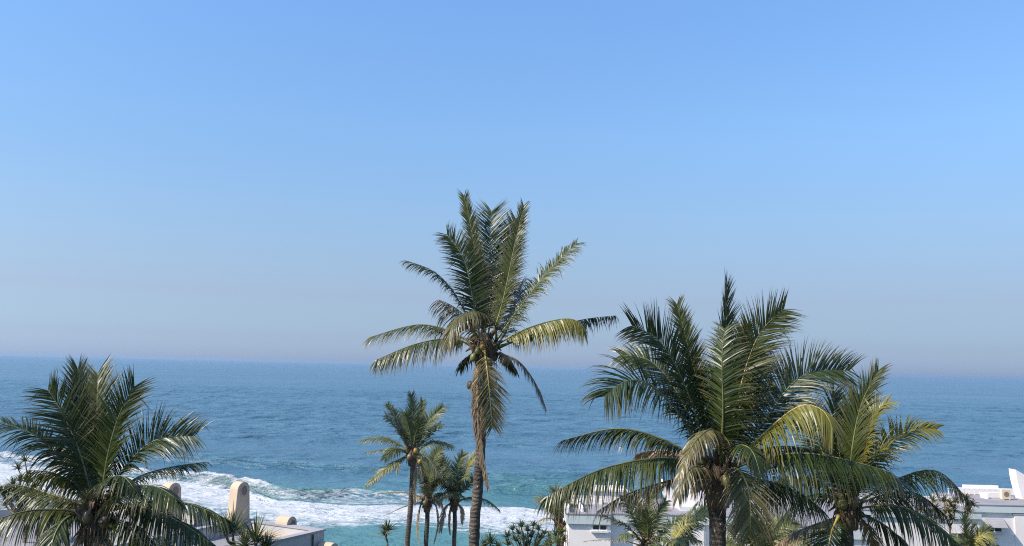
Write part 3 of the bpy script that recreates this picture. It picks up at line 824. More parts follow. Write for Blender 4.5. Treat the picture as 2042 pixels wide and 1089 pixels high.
# big spreading palm on the right
palm('coconut_palm', 'wide spreading coconut palm in front of the white flats, bulging trunk, biggest crown', 20.0, (1432, 945),
     [(1432, 940), (1426, 985), (1430, 1030), (1431, 1089)], (0.19, 0.135), [
    ([(1428, 935), (1434, 800), (1444, 680), (1449, 553)], 0.5, dict(ang=(40, 16), tw=65, droop=0.12, lf=0.85, yel=0.21)),
    ([(1420, 935), (1402, 810), (1372, 690), (1346, 592)], 0.5, dict(tw=60, droop=0.3, ang=(48, 24), lf=0.6, yel=0.15)),
    ([(1415, 935), (1378, 800), (1318, 684), (1244, 642)], -0.4, dict(tw=85, droop=0.25, ang=(68, 34), lf=1.05)),
    ([(1445, 935), (1472, 790), (1512, 670), (1576, 604)], 0.8, dict(tw=80, droop=0.2, ang=(62, 34), lf=1.0, yel=0.24, rib=M['rib_yellow'])),
    ([(1437, 935), (1442, 820), (1440, 720), (1446, 640)], [0, -0.5, -0.6, -0.4], dict(radial=(-0.6, -0.8, 0), droop=0.4, lf=0.8, ang=(72, 40))),
    ([(1440, 935), (1455, 810), (1478, 710), (1492, 635)], 0.9, dict(tw=40, droop=0.2, ang=(40, 20), yel=0.24, lf=0.65)),
    ([(1450, 935), (1472, 850), (1495, 770), (1515, 690)], 1.2, dict(tw=70, droop=0.5, lf=0.9, ang=(75, 40))),
    ([(1412, 935), (1345, 812), (1265, 757), (1192, 800)], -1.0, dict(tw=60, droop=0.75, lf=1.15, ang=(75, 40))),
    ([(1412, 930), (1360, 800), (1300, 722), (1224, 706)], 1.2, dict(tw=55, droop=0.6, lf=0.85)),
    ([(1410, 930), (1330, 880), (1230, 855), (1106, 882)], 0.5, dict(tw=-12, droop=1.3, lf=0.8, yel=0.12, tipdry=0.5)),
    ([(1410, 932), (1320, 914), (1200, 936), (1075, 998)], -1.0, dict(tw=35, droop=1.5, lf=1.05, yel=0.15)),
    ([(1410, 950), (1340, 958), (1250, 986), (1178, 1028)], -0.8, dict(tw=-10, droop=1.8, lf=0.75, dry=0.55, rag=0.25, rib=M['rib_dry'], start=0.3)),
    ([(1460, 935), (1520, 845), (1600, 750), (1712, 738)], 0.6, dict(tw=72, droop=0.35, lf=1.0, ang=(72, 36))),
    ([(1458, 930), (1520, 868), (1590, 812), (1640, 818), (1668, 872)], -1.2, dict(tw=48, droop=1.5, lf=1.0, yel=0.6, rib=M['rib_yellow'])),
    ([(1440, 925), (1424, 858), (1384, 884), (1346, 966)], [-0.2, -0.9, -1.6, -2.0], dict(droop=1.1, lf=0.5, dry=0.25, yel=0.30, tw=10, tipdry=0.6)),
    ([(1444, 942), (1472, 936), (1494, 985), (1496, 1072)], [-0.2, -0.7, -1.2, -1.3], dict(droop=0.5, lf=0.95, dry=0.2, yel=0.30, rib=M['rib_yellow'], radial=(0.25, -1, 0), tipdry=0.9, v=-6, ang=(58, 30))),
    ([(1440, 930), (1470, 890), (1500, 900), (1520, 960)], [0, -0.8, -1.5, -2.0], dict(droop=1.0, lf=0.6, radial=(0.6, -1, 0))),
    ([(1450, 938), (1535, 910), (1620, 905), (1720, 925), (1800, 950)], -1.4, dict(tw=20, droop=1.6, lf=1.1)),
    ([(1455, 948), (1540, 962), (1600, 985), (1655, 1030)], -0.6, dict(tw=20, droop=1.6, lf=1.0)),
    ([(1450, 940), (1510, 900), (1570, 890), (1640, 900)], 1.0, dict(tw=10, droop=1.3, lf=1.0)),
    ([(1410, 930), (1360, 905), (1310, 898), (1262, 906)], 1.6, dict(DRY, droop=1.6, lf=0.7, rag=0.2)),
    ([(1420, 945), (1385, 930), (1360, 960), (1350, 1000)], [-0.2, -0.8, -1.2, -1.4], dict(droop=1.5, lf=0.55, dry=0.2)),
    ([(1425, 945), (1400, 930), (1390, 950), (1382, 985)], [-0.1, -0.5, -0.7, -0.8], dict(DRY, droop=1.5, lf=0.45)),
    ([(1445, 950), (1470, 960), (1475, 1000), (1470, 1050)], [0.1, 0.3, 0.4, 0.4], dict(DRY, droop=1.5, lf=0.6)),
    ], nuts=[(1390, 968, 0.12, 'nut_brown', -0.4), (1408, 955, 0.13, 'nut_brown', 0.2), (1450, 960, 0.13, 'nut_green', -0.3)],
    bk='bark_crown_shade', seed=23, sh=(0.32, 0.8), ll=1.05, dens=27, ribr=0.022)

# palm behind it, to its right
palm('coconut_palm', 'dark coconut palm with a yellow leaf base, half hidden behind the spreading palm', 23.0, (1692, 1005),
     [(1692, 1000), (1690, 1040), (1690, 1095)], (0.15, 0.15), [
    ([(1692, 1000), (1700, 890), (1720, 800), (1758, 728)], 0.3, dict(tw=55, droop=0.2, ang=(42, 18), lf=0.8, yel=0.12)),
    ([(1690, 1000), (1672, 890), (1664, 820), (1664, 770)], 0.8, dict(tw=60, droop=0.3, radial=(0.5, 1, 0), lf=0.95)),
    ([(1690, 1000), (1690, 900), (1700, 830), (1712, 780)], 1.4, dict(tw=30, droop=0.3, lf=1.0)),
    ([(1685, 1000), (1640, 900), (1610, 830), (1590, 800)], 1.2, dict(tw=60, droop=0.5, lf=0.95)),
    ([(1698, 1000), (1722, 900), (1745, 825), (1780, 796)], -0.3, dict(tw=40, droop=0.6, lf=0.75, yel=0.7)),
    ([(1703, 1000), (1745, 915), (1805, 862), (1880, 855)], 0.3, dict(tw=60, droop=0.6, lf=0.7, yel=0.75, rib=M['rib_yellow'])),
    ([(1700, 1000), (1722, 945), (1745, 905), (1775, 890)], -0.9, dict(tw=50, droop=0.5, lf=0.95, yel=0.6)),
    ([(1708, 1005), (1790, 955), (1870, 940), (1942, 1008)], 0.2, dict(tw=10, droop=1.3, lf=0.95, yel=0.12)),
    ([(1702, 1015), (1780, 1008), (1850, 1035), (1918, 1092)], -1.2, dict(tw=40, droop=1.4, lf=1.1, yel=0.12)),
    ([(1685, 1008), (1630, 958), (1570, 955), (1512, 1000)], -0.8, dict(tw=35, droop=1.3, lf=1.05)),
    ([(1685, 1008), (1640, 985), (1590, 1000), (1545, 1050)], 0.8, dict(tw=25, droop=1.4, lf=1.0)),
    ([(1685, 1025), (1640, 1042), (1595, 1058), (1540, 1092)], -0.6, dict(DRY, droop=1.2, lf=0.7, dry=0.75)),
    ([(1672, 1030), (1658, 1062), (1650, 1110), (1646, 1165)], [-0.4, -1.0, -1.2, -1.2], dict(droop=0.25, lf=0.9, rib=M['rib_yellow'], radial=(-0.1, -1, 0), v=-8, start=0.1, ang=(60, 35))),
    ([(1705, 1020), (1760, 1045), (1805, 1085), (1830, 1140)], -0.8, dict(tw=30, droop=1.5, lf=0.9)),
    ([(1700, 1010), (1770, 985), (1830, 985), (1890, 1030)], 1.0, dict(tw=15, droop=1.5, lf=1.0)),
    ([(1690, 1000), (1660, 940), (1640, 920), (1600, 920)], [0, -0.9, -1.4, -1.8], dict(droop=0.9, lf=0.9)),
    ([(1700, 1020), (1730, 1050), (1745, 1090), (1750, 1140)], 0.6, dict(DRY, droop=1.2, lf=0.7)),
    ([(1690, 1005), (1720, 960), (1760, 950), (1800, 965)], [0, -0.9, -1.5, -2.0], dict(droop=0.9, lf=0.95)),
    ], nuts=[(1680, 1005, 0.13, 'nut_green', -0.3), (1702, 1000, 0.13, 'nut_brown', -0.35)], bk='bark_crown_shade', seed=31, sh=(0.28, 0.7), ll=1.05)

# palm at the left edge
palm('coconut_palm', 'bushy coconut palm in front of the beige house, upright fronds over the surf', 20.0, (195, 1020),
     [(196, 1005), (194, 1050), (190, 1095)], (0.16, 0.17), [
    ([(190, 1010), (168, 900), (157, 800), (155, 722)], 0.5, dict(tw=50, droop=0.1, ang=(40, 16), lf=0.8)),
    ([(196, 1010), (196, 900), (194, 800), (196, 733)], 1.3, dict(droop=0.1, ang=(52, 26), lf=1.0, yel=0.18, radial=(0.05, 1, 0))),
    ([(188, 1010), (160, 905), (125, 825), (89, 767)], 0.2, dict(tw=80, droop=0.2, ang=(68, 36), lf=1.0)),
    ([(200, 1010), (216, 905), (240, 822), (275, 759)], 0.2, dict(tw=80, droop=0.2, ang=(62, 30), lf=1.0)),
    ([(200, 1010), (212, 930), (232, 850), (246, 790)], 1.0, dict(tw=70, droop=0.35, ang=(70, 36), lf=1.0)),
    ([(185, 1010), (135, 935), (75, 872), (-6, 838)], -0.3, dict(tw=25, droop=0.8, lf=0.95, ang=(75, 40))),
    ([(203, 1008), (250, 932), (310, 878), (402, 868)], 0.3, dict(tw=75, droop=0.4, lf=0.95, ang=(72, 38))),
    ([(206, 1010), (270, 955), (340, 932), (420, 920)], 0.2, dict(tw=0, droop=1.0, lf=0.6, yel=0.21, rag=0.15)),
    ([(182, 1008), (140, 962), (100, 942), (46, 937)], -0.8, dict(tw=-20, droop=1.6, lf=0.75, yel=0.6)),
    ([(178, 1010), (100, 985), (40, 968), (-40, 972)], 0.6, dict(tw=10, droop=1.3, lf=0.8, yel=0.18)),
    ([(185, 1022), (105, 1016), (40, 1022), (-50, 1050)], -1.0, dict(tw=15, droop=1.7, lf=0.95, yel=0.2)),
    ([(185, 1025), (142, 1028), (112, 1060), (95, 1125)], -1.2, dict(tw=20, droop=1.3, lf=0.9)),
    ([(206, 1015), (290, 1000), (375, 1004), (462, 1040)], -0.5, dict(tw=20, droop=1.2, lf=0.9)),
    ([(206, 1018), (285, 1012), (360, 1042), (432, 1092)], -1.2, dict(tw=30, droop=1.4, lf=0.95)),
    ([(203, 1025), (250, 1045), (285, 1085), (300, 1130)], -0.9, dict(tw=25, droop=1.3, lf=0.9)),
    ([(200, 1015), (260, 975), (310, 970), (360, 1000)], [0, -0.9, -1.5, -2.0], dict(tw=10, droop=1.2, lf=0.85)),
    ([(188, 1010), (160, 950), (140, 905), (106, 882)], 1.4, dict(DRY, tw=30, droop=1.2, lf=0.7, dry=0.5)),
    ([(186, 1015), (150, 1000), (110, 1010), (80, 1040)], 0.8, dict(DRY, droop=1.6, lf=0.7, dry=0.6)),
    ([(195, 1020), (200, 1060), (215, 1100), (220, 1150)], -0.5, dict(DRY, droop=1.2, lf=0.6)),
    ([(190, 1020), (165, 1055), (150, 1100), (148, 1150)], -0.3, dict(DRY, droop=1.2, lf=0.6)),
    ([(192, 1005), (215, 960), (245, 950), (275, 985)], [0, -0.9, -1.4, -1.7], dict(droop=1.1, lf=0.8)),
    ], nuts=[(175, 1030, 0.13, 'nut_brown', -0.3), (208, 1040, 0.13, 'nut_brown', -0.2)], bk='bark_crown_shade', seed=41, sh=(0.30, 0.9), ll=1.02, dens=27, ribr=0.022, sheath_n=24)

# three slimmer palms near the beach
SM = dict(leaf='palm_leaf_pale', dens=17, wid=0.075, ribr=0.045)
palm('coconut_palm', 'slim coconut palm with orange nuts near the surf, the full crown above its two neighbours', 61.0, (822, 905),
     [(824, 905), (822, 960), (818, 1020), (812, 1092)], (0.17, 0.18), [
    ([(822, 900), (823, 850), (822, 815), (820, 782)], 0.5, dict(tw=40, ang=(45, 20), droop=0.1)),
    ([(826, 900), (834, 850), (839, 820), (844, 795)], 0.8, dict(tw=40, ang=(45, 20), droop=0.3, yel=0.24, lf=0.8)),
    ([(818, 900), (803, 862), (788, 830), (770, 802)], 0.5, dict(tw=50, droop=0.3, lf=0.7, yel=0.12)),
    ([(816, 900), (800, 870), (785, 846), (766, 826)], -0.8, dict(tw=50, droop=0.6, yel=0.30, dry=0.2)),
    ([(828, 900), (842, 865), (860, 835), (888, 808)], 0.3, dict(tw=75, droop=0.3)),
    ([(828, 900), (845, 878), (862, 858), (882, 842)], 1.0, dict(tw=30, droop=0.7, lf=0.7)),
    ([(821, 900), (818, 865), (812, 840), (804, 818)], -1.0, dict(radial=(-.3, -1, 0), droop=0.3)),
    ([(823, 900), (828, 870), (834, 850), (840, 830)], -0.8, dict(radial=(.3, -1, 0), droop=0.4)),
    ([(812, 898), (790, 882), (760, 872), (715, 878)], 0.3, dict(tw=20, droop=1.0, lf=0.8, yel=0.24, tipdry=0.6)),
    ([(812, 902), (790, 897), (765, 897), (722, 903)], -0.5, dict(tw=0, droop=0.9, lf=0.55, dry=0.5)),
    ([(813, 903), (795, 895), (778, 900), (765, 916)], -1.5, dict(tw=50, droop=1.0, lf=0.9)),
    ([(814, 908), (795, 918), (765, 938), (728, 970)], -0.6, dict(tw=60, droop=0.9, lf=0.7, yel=0.33)),
    ([(832, 900), (850, 886), (872, 880), (906, 890)], 0.3, dict(tw=30, droop=1.0, lf=0.85)),
    ([(830, 905), (848, 910), (862, 925), (876, 948)], -0.8, dict(tw=30, droop=1.1, lf=0.8, dry=0.25)),
    ([(814, 910), (802, 915), (795, 925), (790, 940)], -0.6, dict(droop=1.2, lf=0.6, dry=0.3)),
    ([(826, 908), (836, 920), (840, 940), (842, 960)], -0.8, dict(DRY, droop=1.2, lf=0.5)),
    ([(828, 915), (828, 950), (826, 985), (828, 1010)], -0.5, dict(DRY, droop=1.2, lf=0.4, dry=0.7)),
    ], nuts=[(829, 899, 0.16, 'nut_orange', -0.7), (837, 921, 0.15, 'nut_orange', -0.6), (817, 912, 0.2, 'nut_brown', -0.5)], seed=51, sh=(0.3, 0.9), ll=1.0, **SM)
palm('coconut_palm', 'shorter coconut palm with a straw skirt, middle one of the three by the surf', 64.0, (852, 998),
     [(852, 1000), (852, 1040), (849, 1092)], (0.16, 0.17), [
    ([(852, 995), (858, 950), (866, 915), (880, 888)], 0.5, dict(tw=50, droop=0.3)),
    ([(848, 995), (842, 960), (834, 945), (820, 952)], -0.5, dict(tw=40, droop=0.9, yel=0.18, dry=0.2)),
    ([(850, 995), (848, 950), (842, 920), (838, 900)], 0.8, dict(tw=40, droop=0.4)),
    ([(856, 995), (872, 965), (888, 952), (906, 958)], -0.5, dict(tw=40, droop=0.8)),
    ([(854, 995), (864, 960), (872, 925), (870, 895)], 0.8, dict(tw=40, droop=0.4, yel=0.18)),
    ([(853, 995), (860, 970), (874, 945), (890, 930)], -1.2, dict(tw=30, droop=0.7, dry=0.35)),
    ([(846, 998), (825, 985), (790, 982), (742, 986)], 0.4, dict(DRY, lf=0.3, rag=0.5, droop=1.2)),
    ([(844, 1002), (825, 1004), (795, 1015), (760, 1032)], -0.4, dict(DRY, lf=0.22, rag=0.6, droop=1.2)),
    ([(858, 998), (880, 985), (905, 982), (930, 992)], 0.2, dict(tw=10, droop=1.0, lf=0.8)),
    ([(846, 1000), (838, 1010), (833, 1045), (836, 1088)], -0.4, dict(DRY, lf=0.35, droop=1.6)),
    ([(858, 1000), (870, 1010), (873, 1045), (864, 1088)], -0.4, dict(DRY, lf=0.3, droop=1.6)),
    ([(848, 998), (835, 990), (822, 998), (815, 1012)], -1.0, dict(DRY, lf=0.6, droop=1.2)),
    ([(856, 998), (866, 992), (876, 1000), (884, 1015)], -1.0, dict(DRY, lf=0.6, droop=1.2)),
    ([(852, 996), (850, 975), (845, 965), (838, 968)], [0, -1, -1.6, -2], dict(DRY, dry=0.6, lf=0.7, droop=0.8)),
    ], nuts=[(848, 1004, 0.18, 'nut_brown', -0.4)], seed=61, sh=(0.3, 0.9), ll=1.0, **SM)
palm('coconut_palm', 'shorter coconut palm with a drooping red brown frond, beside the tall trunk near the surf', 65.0, (906, 1000),
     [(906, 1000), (907, 1045), (905, 1092)], (0.15, 0.16), [
    ([(906, 995), (908, 955), (915, 925), (926, 900)], 0.5, dict(tw=50, droop=0.2, lf=0.9)),
    ([(908, 995), (920, 960), (936, 925), (958, 904)], 0.2, dict(tw=50, droop=0.3, yel=0.7)),
    ([(904, 995), (895, 955), (884, 925), (868, 905)], 0.5, dict(tw=70, droop=0.4)),
    ([(903, 995), (888, 968), (868, 952), (842, 962)], -0.4, dict(tw=60, droop=0.9)),
    ([(910, 995), (928, 970), (948, 955), (968, 940)], 0.5, dict(tw=60, droop=0.5, yel=0.24)),
    ([(906, 995), (912, 970), (922, 955), (938, 950)], -1.0, dict(tw=30, droop=0.8)),
    ([(905, 995), (900, 970), (894, 960), (880, 958)], -1.0, dict(tw=30, droop=0.8, dry=0.2)),
    ([(900, 998), (888, 985), (870, 985), (850, 1002)], -0.5, dict(tw=30, droop=1.2)),
    ([(900, 1004), (888, 1012), (882, 1035), (878, 1062)], -0.8, dict(DRY, dry=0.65, yel=0.6, lf=0.65, droop=1.0)),
    ([(912, 1000), (940, 992), (972, 998), (1000, 1020)], -0.3, dict(tw=10, droop=1.2, lf=0.7)),
    ([(902, 1004), (897, 1020), (896, 1045), (898, 1068)], -0.3, dict(DRY, dry=0.95, lf=0.3, droop=1.6)),
    ([(910, 1004), (920, 1012), (922, 1030), (920, 1045)], -0.6, dict(DRY, lf=0.5, droop=1.2)),
    ([(906, 996), (900, 985), (890, 985), (875, 1000)], [0, -1, -1.6, -2], dict(droop=1.0, lf=0.7, dry=0.4)),
    ], seed=71, sh=(0.28, 0.8), ll=1.0, **SM)
palm('coconut_palm', 'withered brown coconut palm beside the left corner of the white flats', 58.0, (1116, 1040),
     [(1116, 1040), (1118, 1062), (1119, 1092)], (0.17, 0.2), [
    ([(1114, 1038), (1098, 1015), (1085, 998), (1068, 992)], 0.3, dict(tw=30, droop=0.8, dry=0.12)),
    ([(1116, 1038), (1112, 1005), (1110, 985), (1104, 970)], 0.3, dict(tw=40, droop=0.4, dry=0.2)),
    ([(1117, 1038), (1124, 1005), (1132, 985), (1146, 975)], 0.4, dict(tw=40, droop=0.6, dry=0.15)),
    ([(1118, 1038), (1132, 1015), (1144, 1008), (1156, 1020)], 0.3, dict(tw=20, droop=1.0, dry=0.2)),
    ([(1112, 1042), (1100, 1034), (1085, 1034), (1072, 1040)], -0.5, dict(DRY, lf=0.45, droop=0.9)),
    ([(1116, 1038), (1118, 1015), (1122, 1000), (1128, 992)], -0.8, dict(dry=0.3, lf=0.8, droop=0.8)),
    ([(1115, 1038), (1108, 1018), (1100, 1010), (1090, 1012)], -0.8, dict(dry=0.3, lf=0.8, droop=0.9)),
    ([(1118, 1042), (1128, 1045), (1134, 1060), (1136, 1080)], -0.4, dict(lf=0.6, droop=1.2)),
    ], seed=81, sh=(0.26, 0.8), ll=0.9, **SM)
YG = dict(leaf='palm_leaf_pale', dens=24, wid=0.05, ribr=0.02)
palm('young_palm', 'young green palm with upright fronds growing before the window of the white flats', 38.0, (1290, 1085),
     [(1290, 1085), (1290, 1100), (1290, 1125)], (0.14, 0.16), [
    ([(1290, 1085), (1290, 1050), (1294, 1010), (1304, 975)], 0.3, dict(tw=50, droop=0.2, yel=0.27, lf=0.8)),
    ([(1288, 1085), (1280, 1050), (1275, 1015), (1270, 985)], 0.3, dict(tw=50, droop=0.2, lf=0.8, yel=0.18)),
    ([(1286, 1085), (1272, 1050), (1258, 1015), (1242, 985)], 0.2, dict(tw=80, droop=0.4, yel=0.18)),
    ([(1294, 1085), (1304, 1050), (1316, 1020), (1330, 995)], 0.5, dict(tw=80, droop=0.4)),
    ([(1284, 1085), (1262, 1060), (1235, 1040), (1196, 1026)], -0.2, dict(tw=-20, droop=0.8, lf=0.9)),
    ([(1284, 1090), (1250, 1080), (1210, 1076), (1158, 1080)], -0.3, dict(DRY, droop=0.8, lf=0.4, rag=0.3)),
    ([(1296, 1090), (1318, 1068), (1345, 1045), (1375, 1030)], 0.4, dict(tw=60, droop=0.8)),
    ([(1290, 1085), (1292, 1060), (1290, 1035), (1284, 1015)], -0.9, dict(droop=0.4, radial=(0, -1, 0), yel=0.18)),
    ([(1286, 1088), (1268, 1070), (1250, 1065), (1232, 1075)], -0.9, dict(droop=0.9, yel=0.24)),
    ([(1296, 1088), (1312, 1075), (1325, 1075), (1340, 1090)], -0.8, dict(droop=0.9, yel=0.30)),
    ], seed=91, sh=(0.25, 0.6), ll=0.62, group='young palms among the shrubs', **YG)
palm('young_palm', 'young palm with long thin yellow green fronds leaning beside the bulging trunk', 31.0, (1335, 1115),
     [(1335, 1115), (1335, 1125), (1335, 1140)], (0.12, 0.14), [
    ([(1335, 1112), (1345, 1075), (1368, 1035), (1396, 998)], 0.2, dict(tw=10, droop=0.5, lf=0.45, yel=0.24)),
    ([(1336, 1112), (1352, 1065), (1385, 1035), (1425, 1018)], -0.4, dict(tw=50, droop=0.9, lf=0.9, yel=0.9, rib=M['rib_yellow'])),
    ([(1336, 1112), (1345, 1085), (1370, 1072), (1400, 1080)], -0.4, dict(tw=30, droop=1.0, lf=0.8, yel=0.24)),
    ([(1334, 1112), (1330, 1090), (1345, 1078), (1370, 1082)], -0.8, dict(tw=40, droop=0.8, lf=0.8, yel=0.18)),
    ([(1336, 1112), (1370, 1060), (1400, 1020), (1418, 1008)], 0.6, dict(tw=60, droop=0.6, lf=0.9, yel=0.18)),
    ([(1333, 1112), (1322, 1090), (1310, 1085), (1295, 1095)], -0.3, dict(tw=30, droop=0.9, lf=0.8)),
    ], seed=95, sh=(0.2, 0.5), ll=0.6, group='young palms among the shrubs', **YG)
palm('young_palm', 'low bushy young palm right of the bulging trunk, arching green fronds', 29.0, (1520, 1125),
     [(1520, 1120), (1520, 1130), (1520, 1145)], (0.14, 0.16), [
    ([(1518, 1120), (1500, 1080), (1475, 1052), (1448, 1050)], 0.2, dict(tw=60, droop=0.6, yel=0.24)),
    ([(1519, 1120), (1510, 1080), (1498, 1045), (1480, 1025)], 0.5, dict(tw=60, droop=0.3, yel=0.18)),
    ([(1520, 1120), (1525, 1080), (1532, 1050), (1545, 1035)], 0.5, dict(tw=60, droop=0.4, yel=0.30)),
    ([(1521, 1120), (1540, 1075), (1560, 1042), (1596, 1050)], 0.2, dict(tw=60, droop=0.7, yel=0.30)),
    ([(1522, 1120), (1550, 1090), (1580, 1075), (1612, 1085)], -0.4, dict(tw=50, droop=0.8, yel=0.18)),
    ([(1518, 1120), (1490, 1095), (1465, 1085), (1440, 1095)], -0.4, dict(tw=50, droop=0.8, yel=0.18)),
    ([(1520, 1120), (1515, 1090), (1505, 1068), (1495, 1065)], -0.8, dict(droop=0.5, yel=0.21)),
    ([(1520, 1120), (1530, 1092), (1545, 1072), (1558, 1072)], -0.8, dict(droop=0.5, yel=0.21)),
    ([(1520, 1120), (1522, 1085), (1520, 1060), (1514, 1042)], 0.1, dict(tw=30, droop=0.3, yel=0.15)),
    ([(1520, 1120), (1550, 1080), (1570, 1060), (1580, 1040)], 0.6, dict(tw=50, droop=0.3)),
    ], seed=99, sh=(0.2, 0.5), ll=0.6, group='young palms among the shrubs', **YG)
palm('young_palm', 'young yellow green palm below the awning window at the lower right', 46.0, (1940, 1115),
     [(1940, 1115), (1940, 1125), (1940, 1140)], (0.14, 0.16), [
    ([(1940, 1112), (1930, 1075), (1924, 1050), (1922, 1025)], 0.2, dict(tw=40, droop=0.3, yel=0.30)),
    ([(1940, 1112), (1945, 1085), (1958, 1068), (1982, 1072)], -0.3, dict(tw=50, droop=0.9, yel=0.9, rib=M['rib_yellow'])),
    ([(1940, 1112), (1935, 1080), (1936, 1055), (1942, 1042)], 0.2, dict(tw=70, droop=0.4, yel=0.18)),
    ([(1941, 1112), (1948, 1080), (1960, 1060), (1976, 1058)], 0.4, dict(tw=70, droop=0.6, yel=0.30)),
    ([(1939, 1112), (1925, 1085), (1912, 1075), (1898, 1080)], 0.2, dict(tw=50, droop=0.8)),
    ([(1940, 1112), (1960, 1090), (1980, 1085), (2000, 1095)], 0.1, dict(tw=40, droop=0.9, yel=0.6)),
    ], seed=103, sh=(0.2, 0.5), ll=0.8, group='young palms among the shrubs', **YG)

# ------------------------------------------------------------------ screw pines and tree aloes: rosettes of strap leaves on branching stems
def rosette(parent, c, R, rng, n=40, droop=0.6, dry=0.05, yel=0.1, wid=0.06, up=0.2, name='leaf_rosette'):
    V = []; Fc = []; Cc = []; K = 4
    wp = (0.9, 1.0, 0.8, 0.5, 0.04); c = Vector(c)
    for i in range(n):
        th = i * 2.39996 + rng.uniform(-0.3, 0.3)
        el = rng.uniform(-0.35 + up, 1.35)
        d = Vector((math.cos(th) * math.cos(el), math.sin(th) * math.cos(el), math.sin(el)))
        L = R * rng.uniform(0.75, 1.1); q = c + d * (0.06 * R); r = rng.random(); b0 = len(V)
        dd = d
        for k in range(K + 1):
            w = dd.cross(ZUP)
            if w.length < 1e-3: w = Vector((1, 0, 0))
            w.normalize(); hw = wid * wp[k] * 0.5
            fold = dd.cross(w) * (hw * 0.5)
            V += [tuple(q - w * hw - fold), tuple(q), tuple(q + w * hw - fold)]
            dr = min(1, dry + 0.5 * (k / K) ** 3 * r + (0.5 if el < -0.05 else 0)); cc = (r, dr, yel * r, 1); Cc += [cc] * 3
            q = q + dd * (L / K); dd = (dd - ZUP * droop * 0.4 * (0.2 + k / K)).normalized()
        for k in range(K):
            a = b0 + 3 * k
            Fc += [(a, a+1, a+4, a+3), (a+1, a+2, a+5, a+4)]
    return mesh_obj(name, V, Fc, M['strap_leaf'], parent, False, Cc)
def screw_pine(name, label, cat, Y, heads, foot, seed, n=36, droop=0.6, wid=0.07, group=None, yel=0.1, dry=0.05, stem=0.06, spread=0.6, up=0.2):
    rng = random.Random(seed)
    f = P(foot[0], foot[1], Y)
    gz = float(np.interp(Y, [0, 40, 60, 75, 92], [13, 11.6, 9.0, 6.6, 3.2])) - 0.3
    f = Vector((f.x, f.y, gz))
    root = empty(name, f + Vector((0, 0, 0.3)), label, cat, group)
    pxm = F0 / Y
    cs = []
    for (a, b, r) in heads: cs.append((P(a, b, Y + rng.uniform(-1, 1) * spread), r / pxm))
    fork = Vector((f.x, f.y, min(c.z for c, _ in cs) - 0.5)); fork.z = max(fork.z, gz + 0.5)
    st = MB(); st.tube([f, (f + fork) / 2 + Vector((0.08, 0.05, 0)), fork], [stem * 1.8, stem * 1.6, stem * 1.4], 8)
    for c, r in cs:
        mid = (fork + c) / 2 + Vector((0, 0, -0.12 * (c - fork).length)) + Vector((rng.uniform(-.1, .1), rng.uniform(-.1, .1), 0))
        st.tube([fork, mid, c], [stem * 1.2, stem, stem * 0.7], 6)
    st.build('stem', M['bark'], root, True)
    for c, r in cs: rosette(root, c, r, rng, n, droop, dry, yel, wid, up)
    return root
screw_pine('screw_pine', 'small screw pine with one spiky round head, alone in front of the surf', 'plant', 66.0,
           [(773, 1058, 26), (768, 1068, 18)], (772, 1100), 201, 44, 0.5, 0.11, 'screw pines', dry=0.1, stem=0.05)
screw_pine('screw_pine', 'dark many headed screw pine bush left of the white flats', 'plant', 60.0,
           [(1012, 1072, 17), (1022, 1058, 16), (1034, 1066, 17), (1040, 1052, 16), (1052, 1060, 17), (1064, 1050, 16), (1074, 1058, 16), (1086, 1066, 16), (1096, 1076, 16), (1060, 1072, 18), (1044, 1078, 18), (1028, 1080, 18), (1078, 1076, 18), (1012, 1088, 18), (1092, 1090, 18), (1050, 1090, 20), (1070, 1090, 20)],
           (1052, 1125), 202, 26, 0.25, 0.10, 'screw pines', up=0.5)
screw_pine('screw_pine', 'low screw pine rosette just right of the foot of the tall palm trunk', 'plant', 50.0,
           [(978, 1084, 26), (966, 1092, 22), (992, 1094, 20)], (978, 1115), 203, 40, 0.5, 0.08, 'screw pines')
screw_pine('screw_pine', 'spiky dark screw pine by the house parapet, right below the tall chimney', 'plant', 36.0,
           [(464, 1064, 56), (446, 1060, 36)], (466, 1120), 204, 52, 0.45, 0.065, 'screw pines')
screw_pine('screw_pine', 'spiky lighter screw pine by the house parapet, nearest the small chimney', 'plant', 34.0,
           [(510, 1082, 54), (488, 1090, 42), (530, 1096, 38)], (510, 1130), 205, 56, 0.3, 0.06, 'screw pines', yel=0.24, up=0.4)
screw_pine('screw_pine', 'small spiky screw pine sprouting below the dark hanging fronds', 'plant', 34.0,
           [(330, 1092, 34)], (330, 1130), 206, 50, 0.3, 0.06, 'screw pines', yel=0.18, up=0.4)
screw_pine('screw_pine', 'thin screw pine with two small dark heads on bare stems against surf', 'plant', 44.0,
           [(50, 920, 22), (36, 935, 18)], (52, 1000), 207, 26, 0.5, 0.07, 'screw pines', stem=0.035)
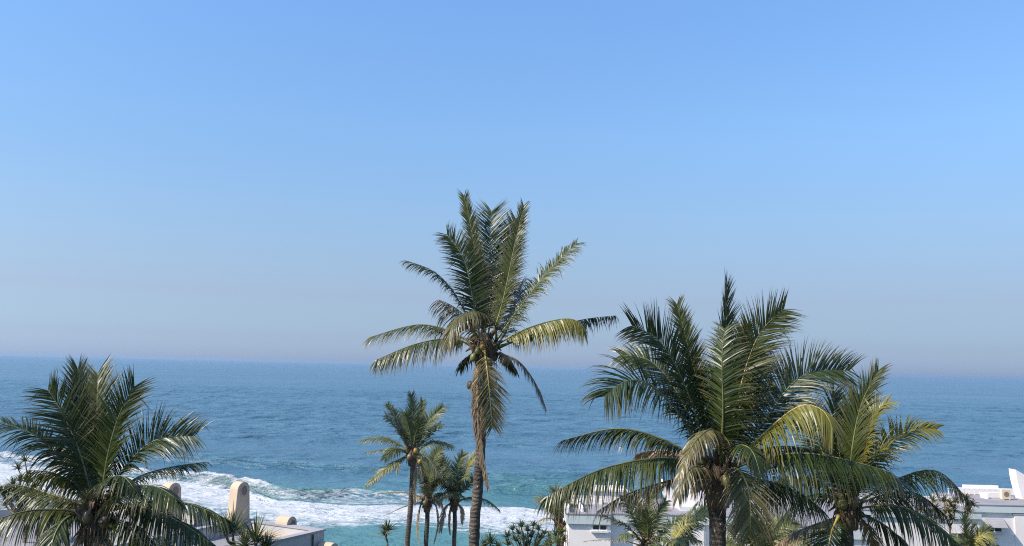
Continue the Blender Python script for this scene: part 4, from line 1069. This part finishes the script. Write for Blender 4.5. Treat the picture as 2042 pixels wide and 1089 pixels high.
screw_pine('screw_pine', 'rounded grey green screw pine bush at the left edge behind the palm fronds', 'plant', 43.0,
           [(26, 968, 22), (40, 960, 20), (55, 964, 20), (70, 972, 20), (30, 985, 22), (48, 990, 22), (64, 985, 22), (20, 1000, 22), (40, 1008, 22), (60, 1005, 22), (84, 990, 20), (96, 1005, 20), (78, 1012, 22), (112, 1012, 20), (5, 985, 22), (12, 1010, 22)],
           (50, 1060), 208, 26, 0.4, 0.07, 'screw pines', up=0.4)
AL = dict(group='tree aloes before the flat roof', yel=0.6, dry=0.45, stem=0.035, up=0.1)
screw_pine('tree_aloe', 'tree aloe of thin stems with faded curled rosettes, the one nearest the dark frond', 'plant', 52.0,
           [(1838, 1018, 17), (1850, 1008, 16), (1860, 1000, 16), (1866, 1016, 17), (1852, 1030, 17), (1872, 1034, 15)], (1858, 1110), 209, 40, 1.4, 0.10, **AL)
screw_pine('tree_aloe', 'tall tree aloe with brown hanging leaf skirts, the densest of the three', 'plant', 51.0,
           [(1884, 1000, 16), (1894, 1010, 18), (1905, 1002, 15), (1888, 1022, 18), (1902, 1020, 16), (1896, 1036, 16)], (1896, 1110), 212, 44, 1.7, 0.10, **AL)
screw_pine('tree_aloe', 'tree aloe with two pale spiky rosettes in front of the roof corner', 'plant', 51.5,
           [(1926, 998, 18), (1938, 1008, 16), (1930, 1020, 13)], (1926, 1110), 213, 40, 1.2, 0.10, **AL)
screw_pine('shrub', 'green bushy shrub filling the gap right of the bulging palm trunk', 'shrub', 34.0,
           [(1462, 1070, 24), (1480, 1085, 26), (1505, 1080, 24), (1530, 1085, 26), (1555, 1078, 24), (1580, 1085, 26), (1600, 1075, 22), (1450, 1090, 26), (1570, 1062, 22), (1540, 1065, 20), (1610, 1092, 26)],
           (1530, 1140), 210, 40, 0.5, 0.05, None, yel=0.30, up=0.3)
screw_pine('shrub', 'olive green shrub at the foot of the withered palm next to the white corner', 'shrub', 56.0,
           [(1108, 1070, 20), (1120, 1062, 18), (1112, 1085, 22), (1124, 1080, 18), (1098, 1088, 18)],
           (1112, 1120), 211, 34, 0.5, 0.08, None, yel=0.7, up=0.3)
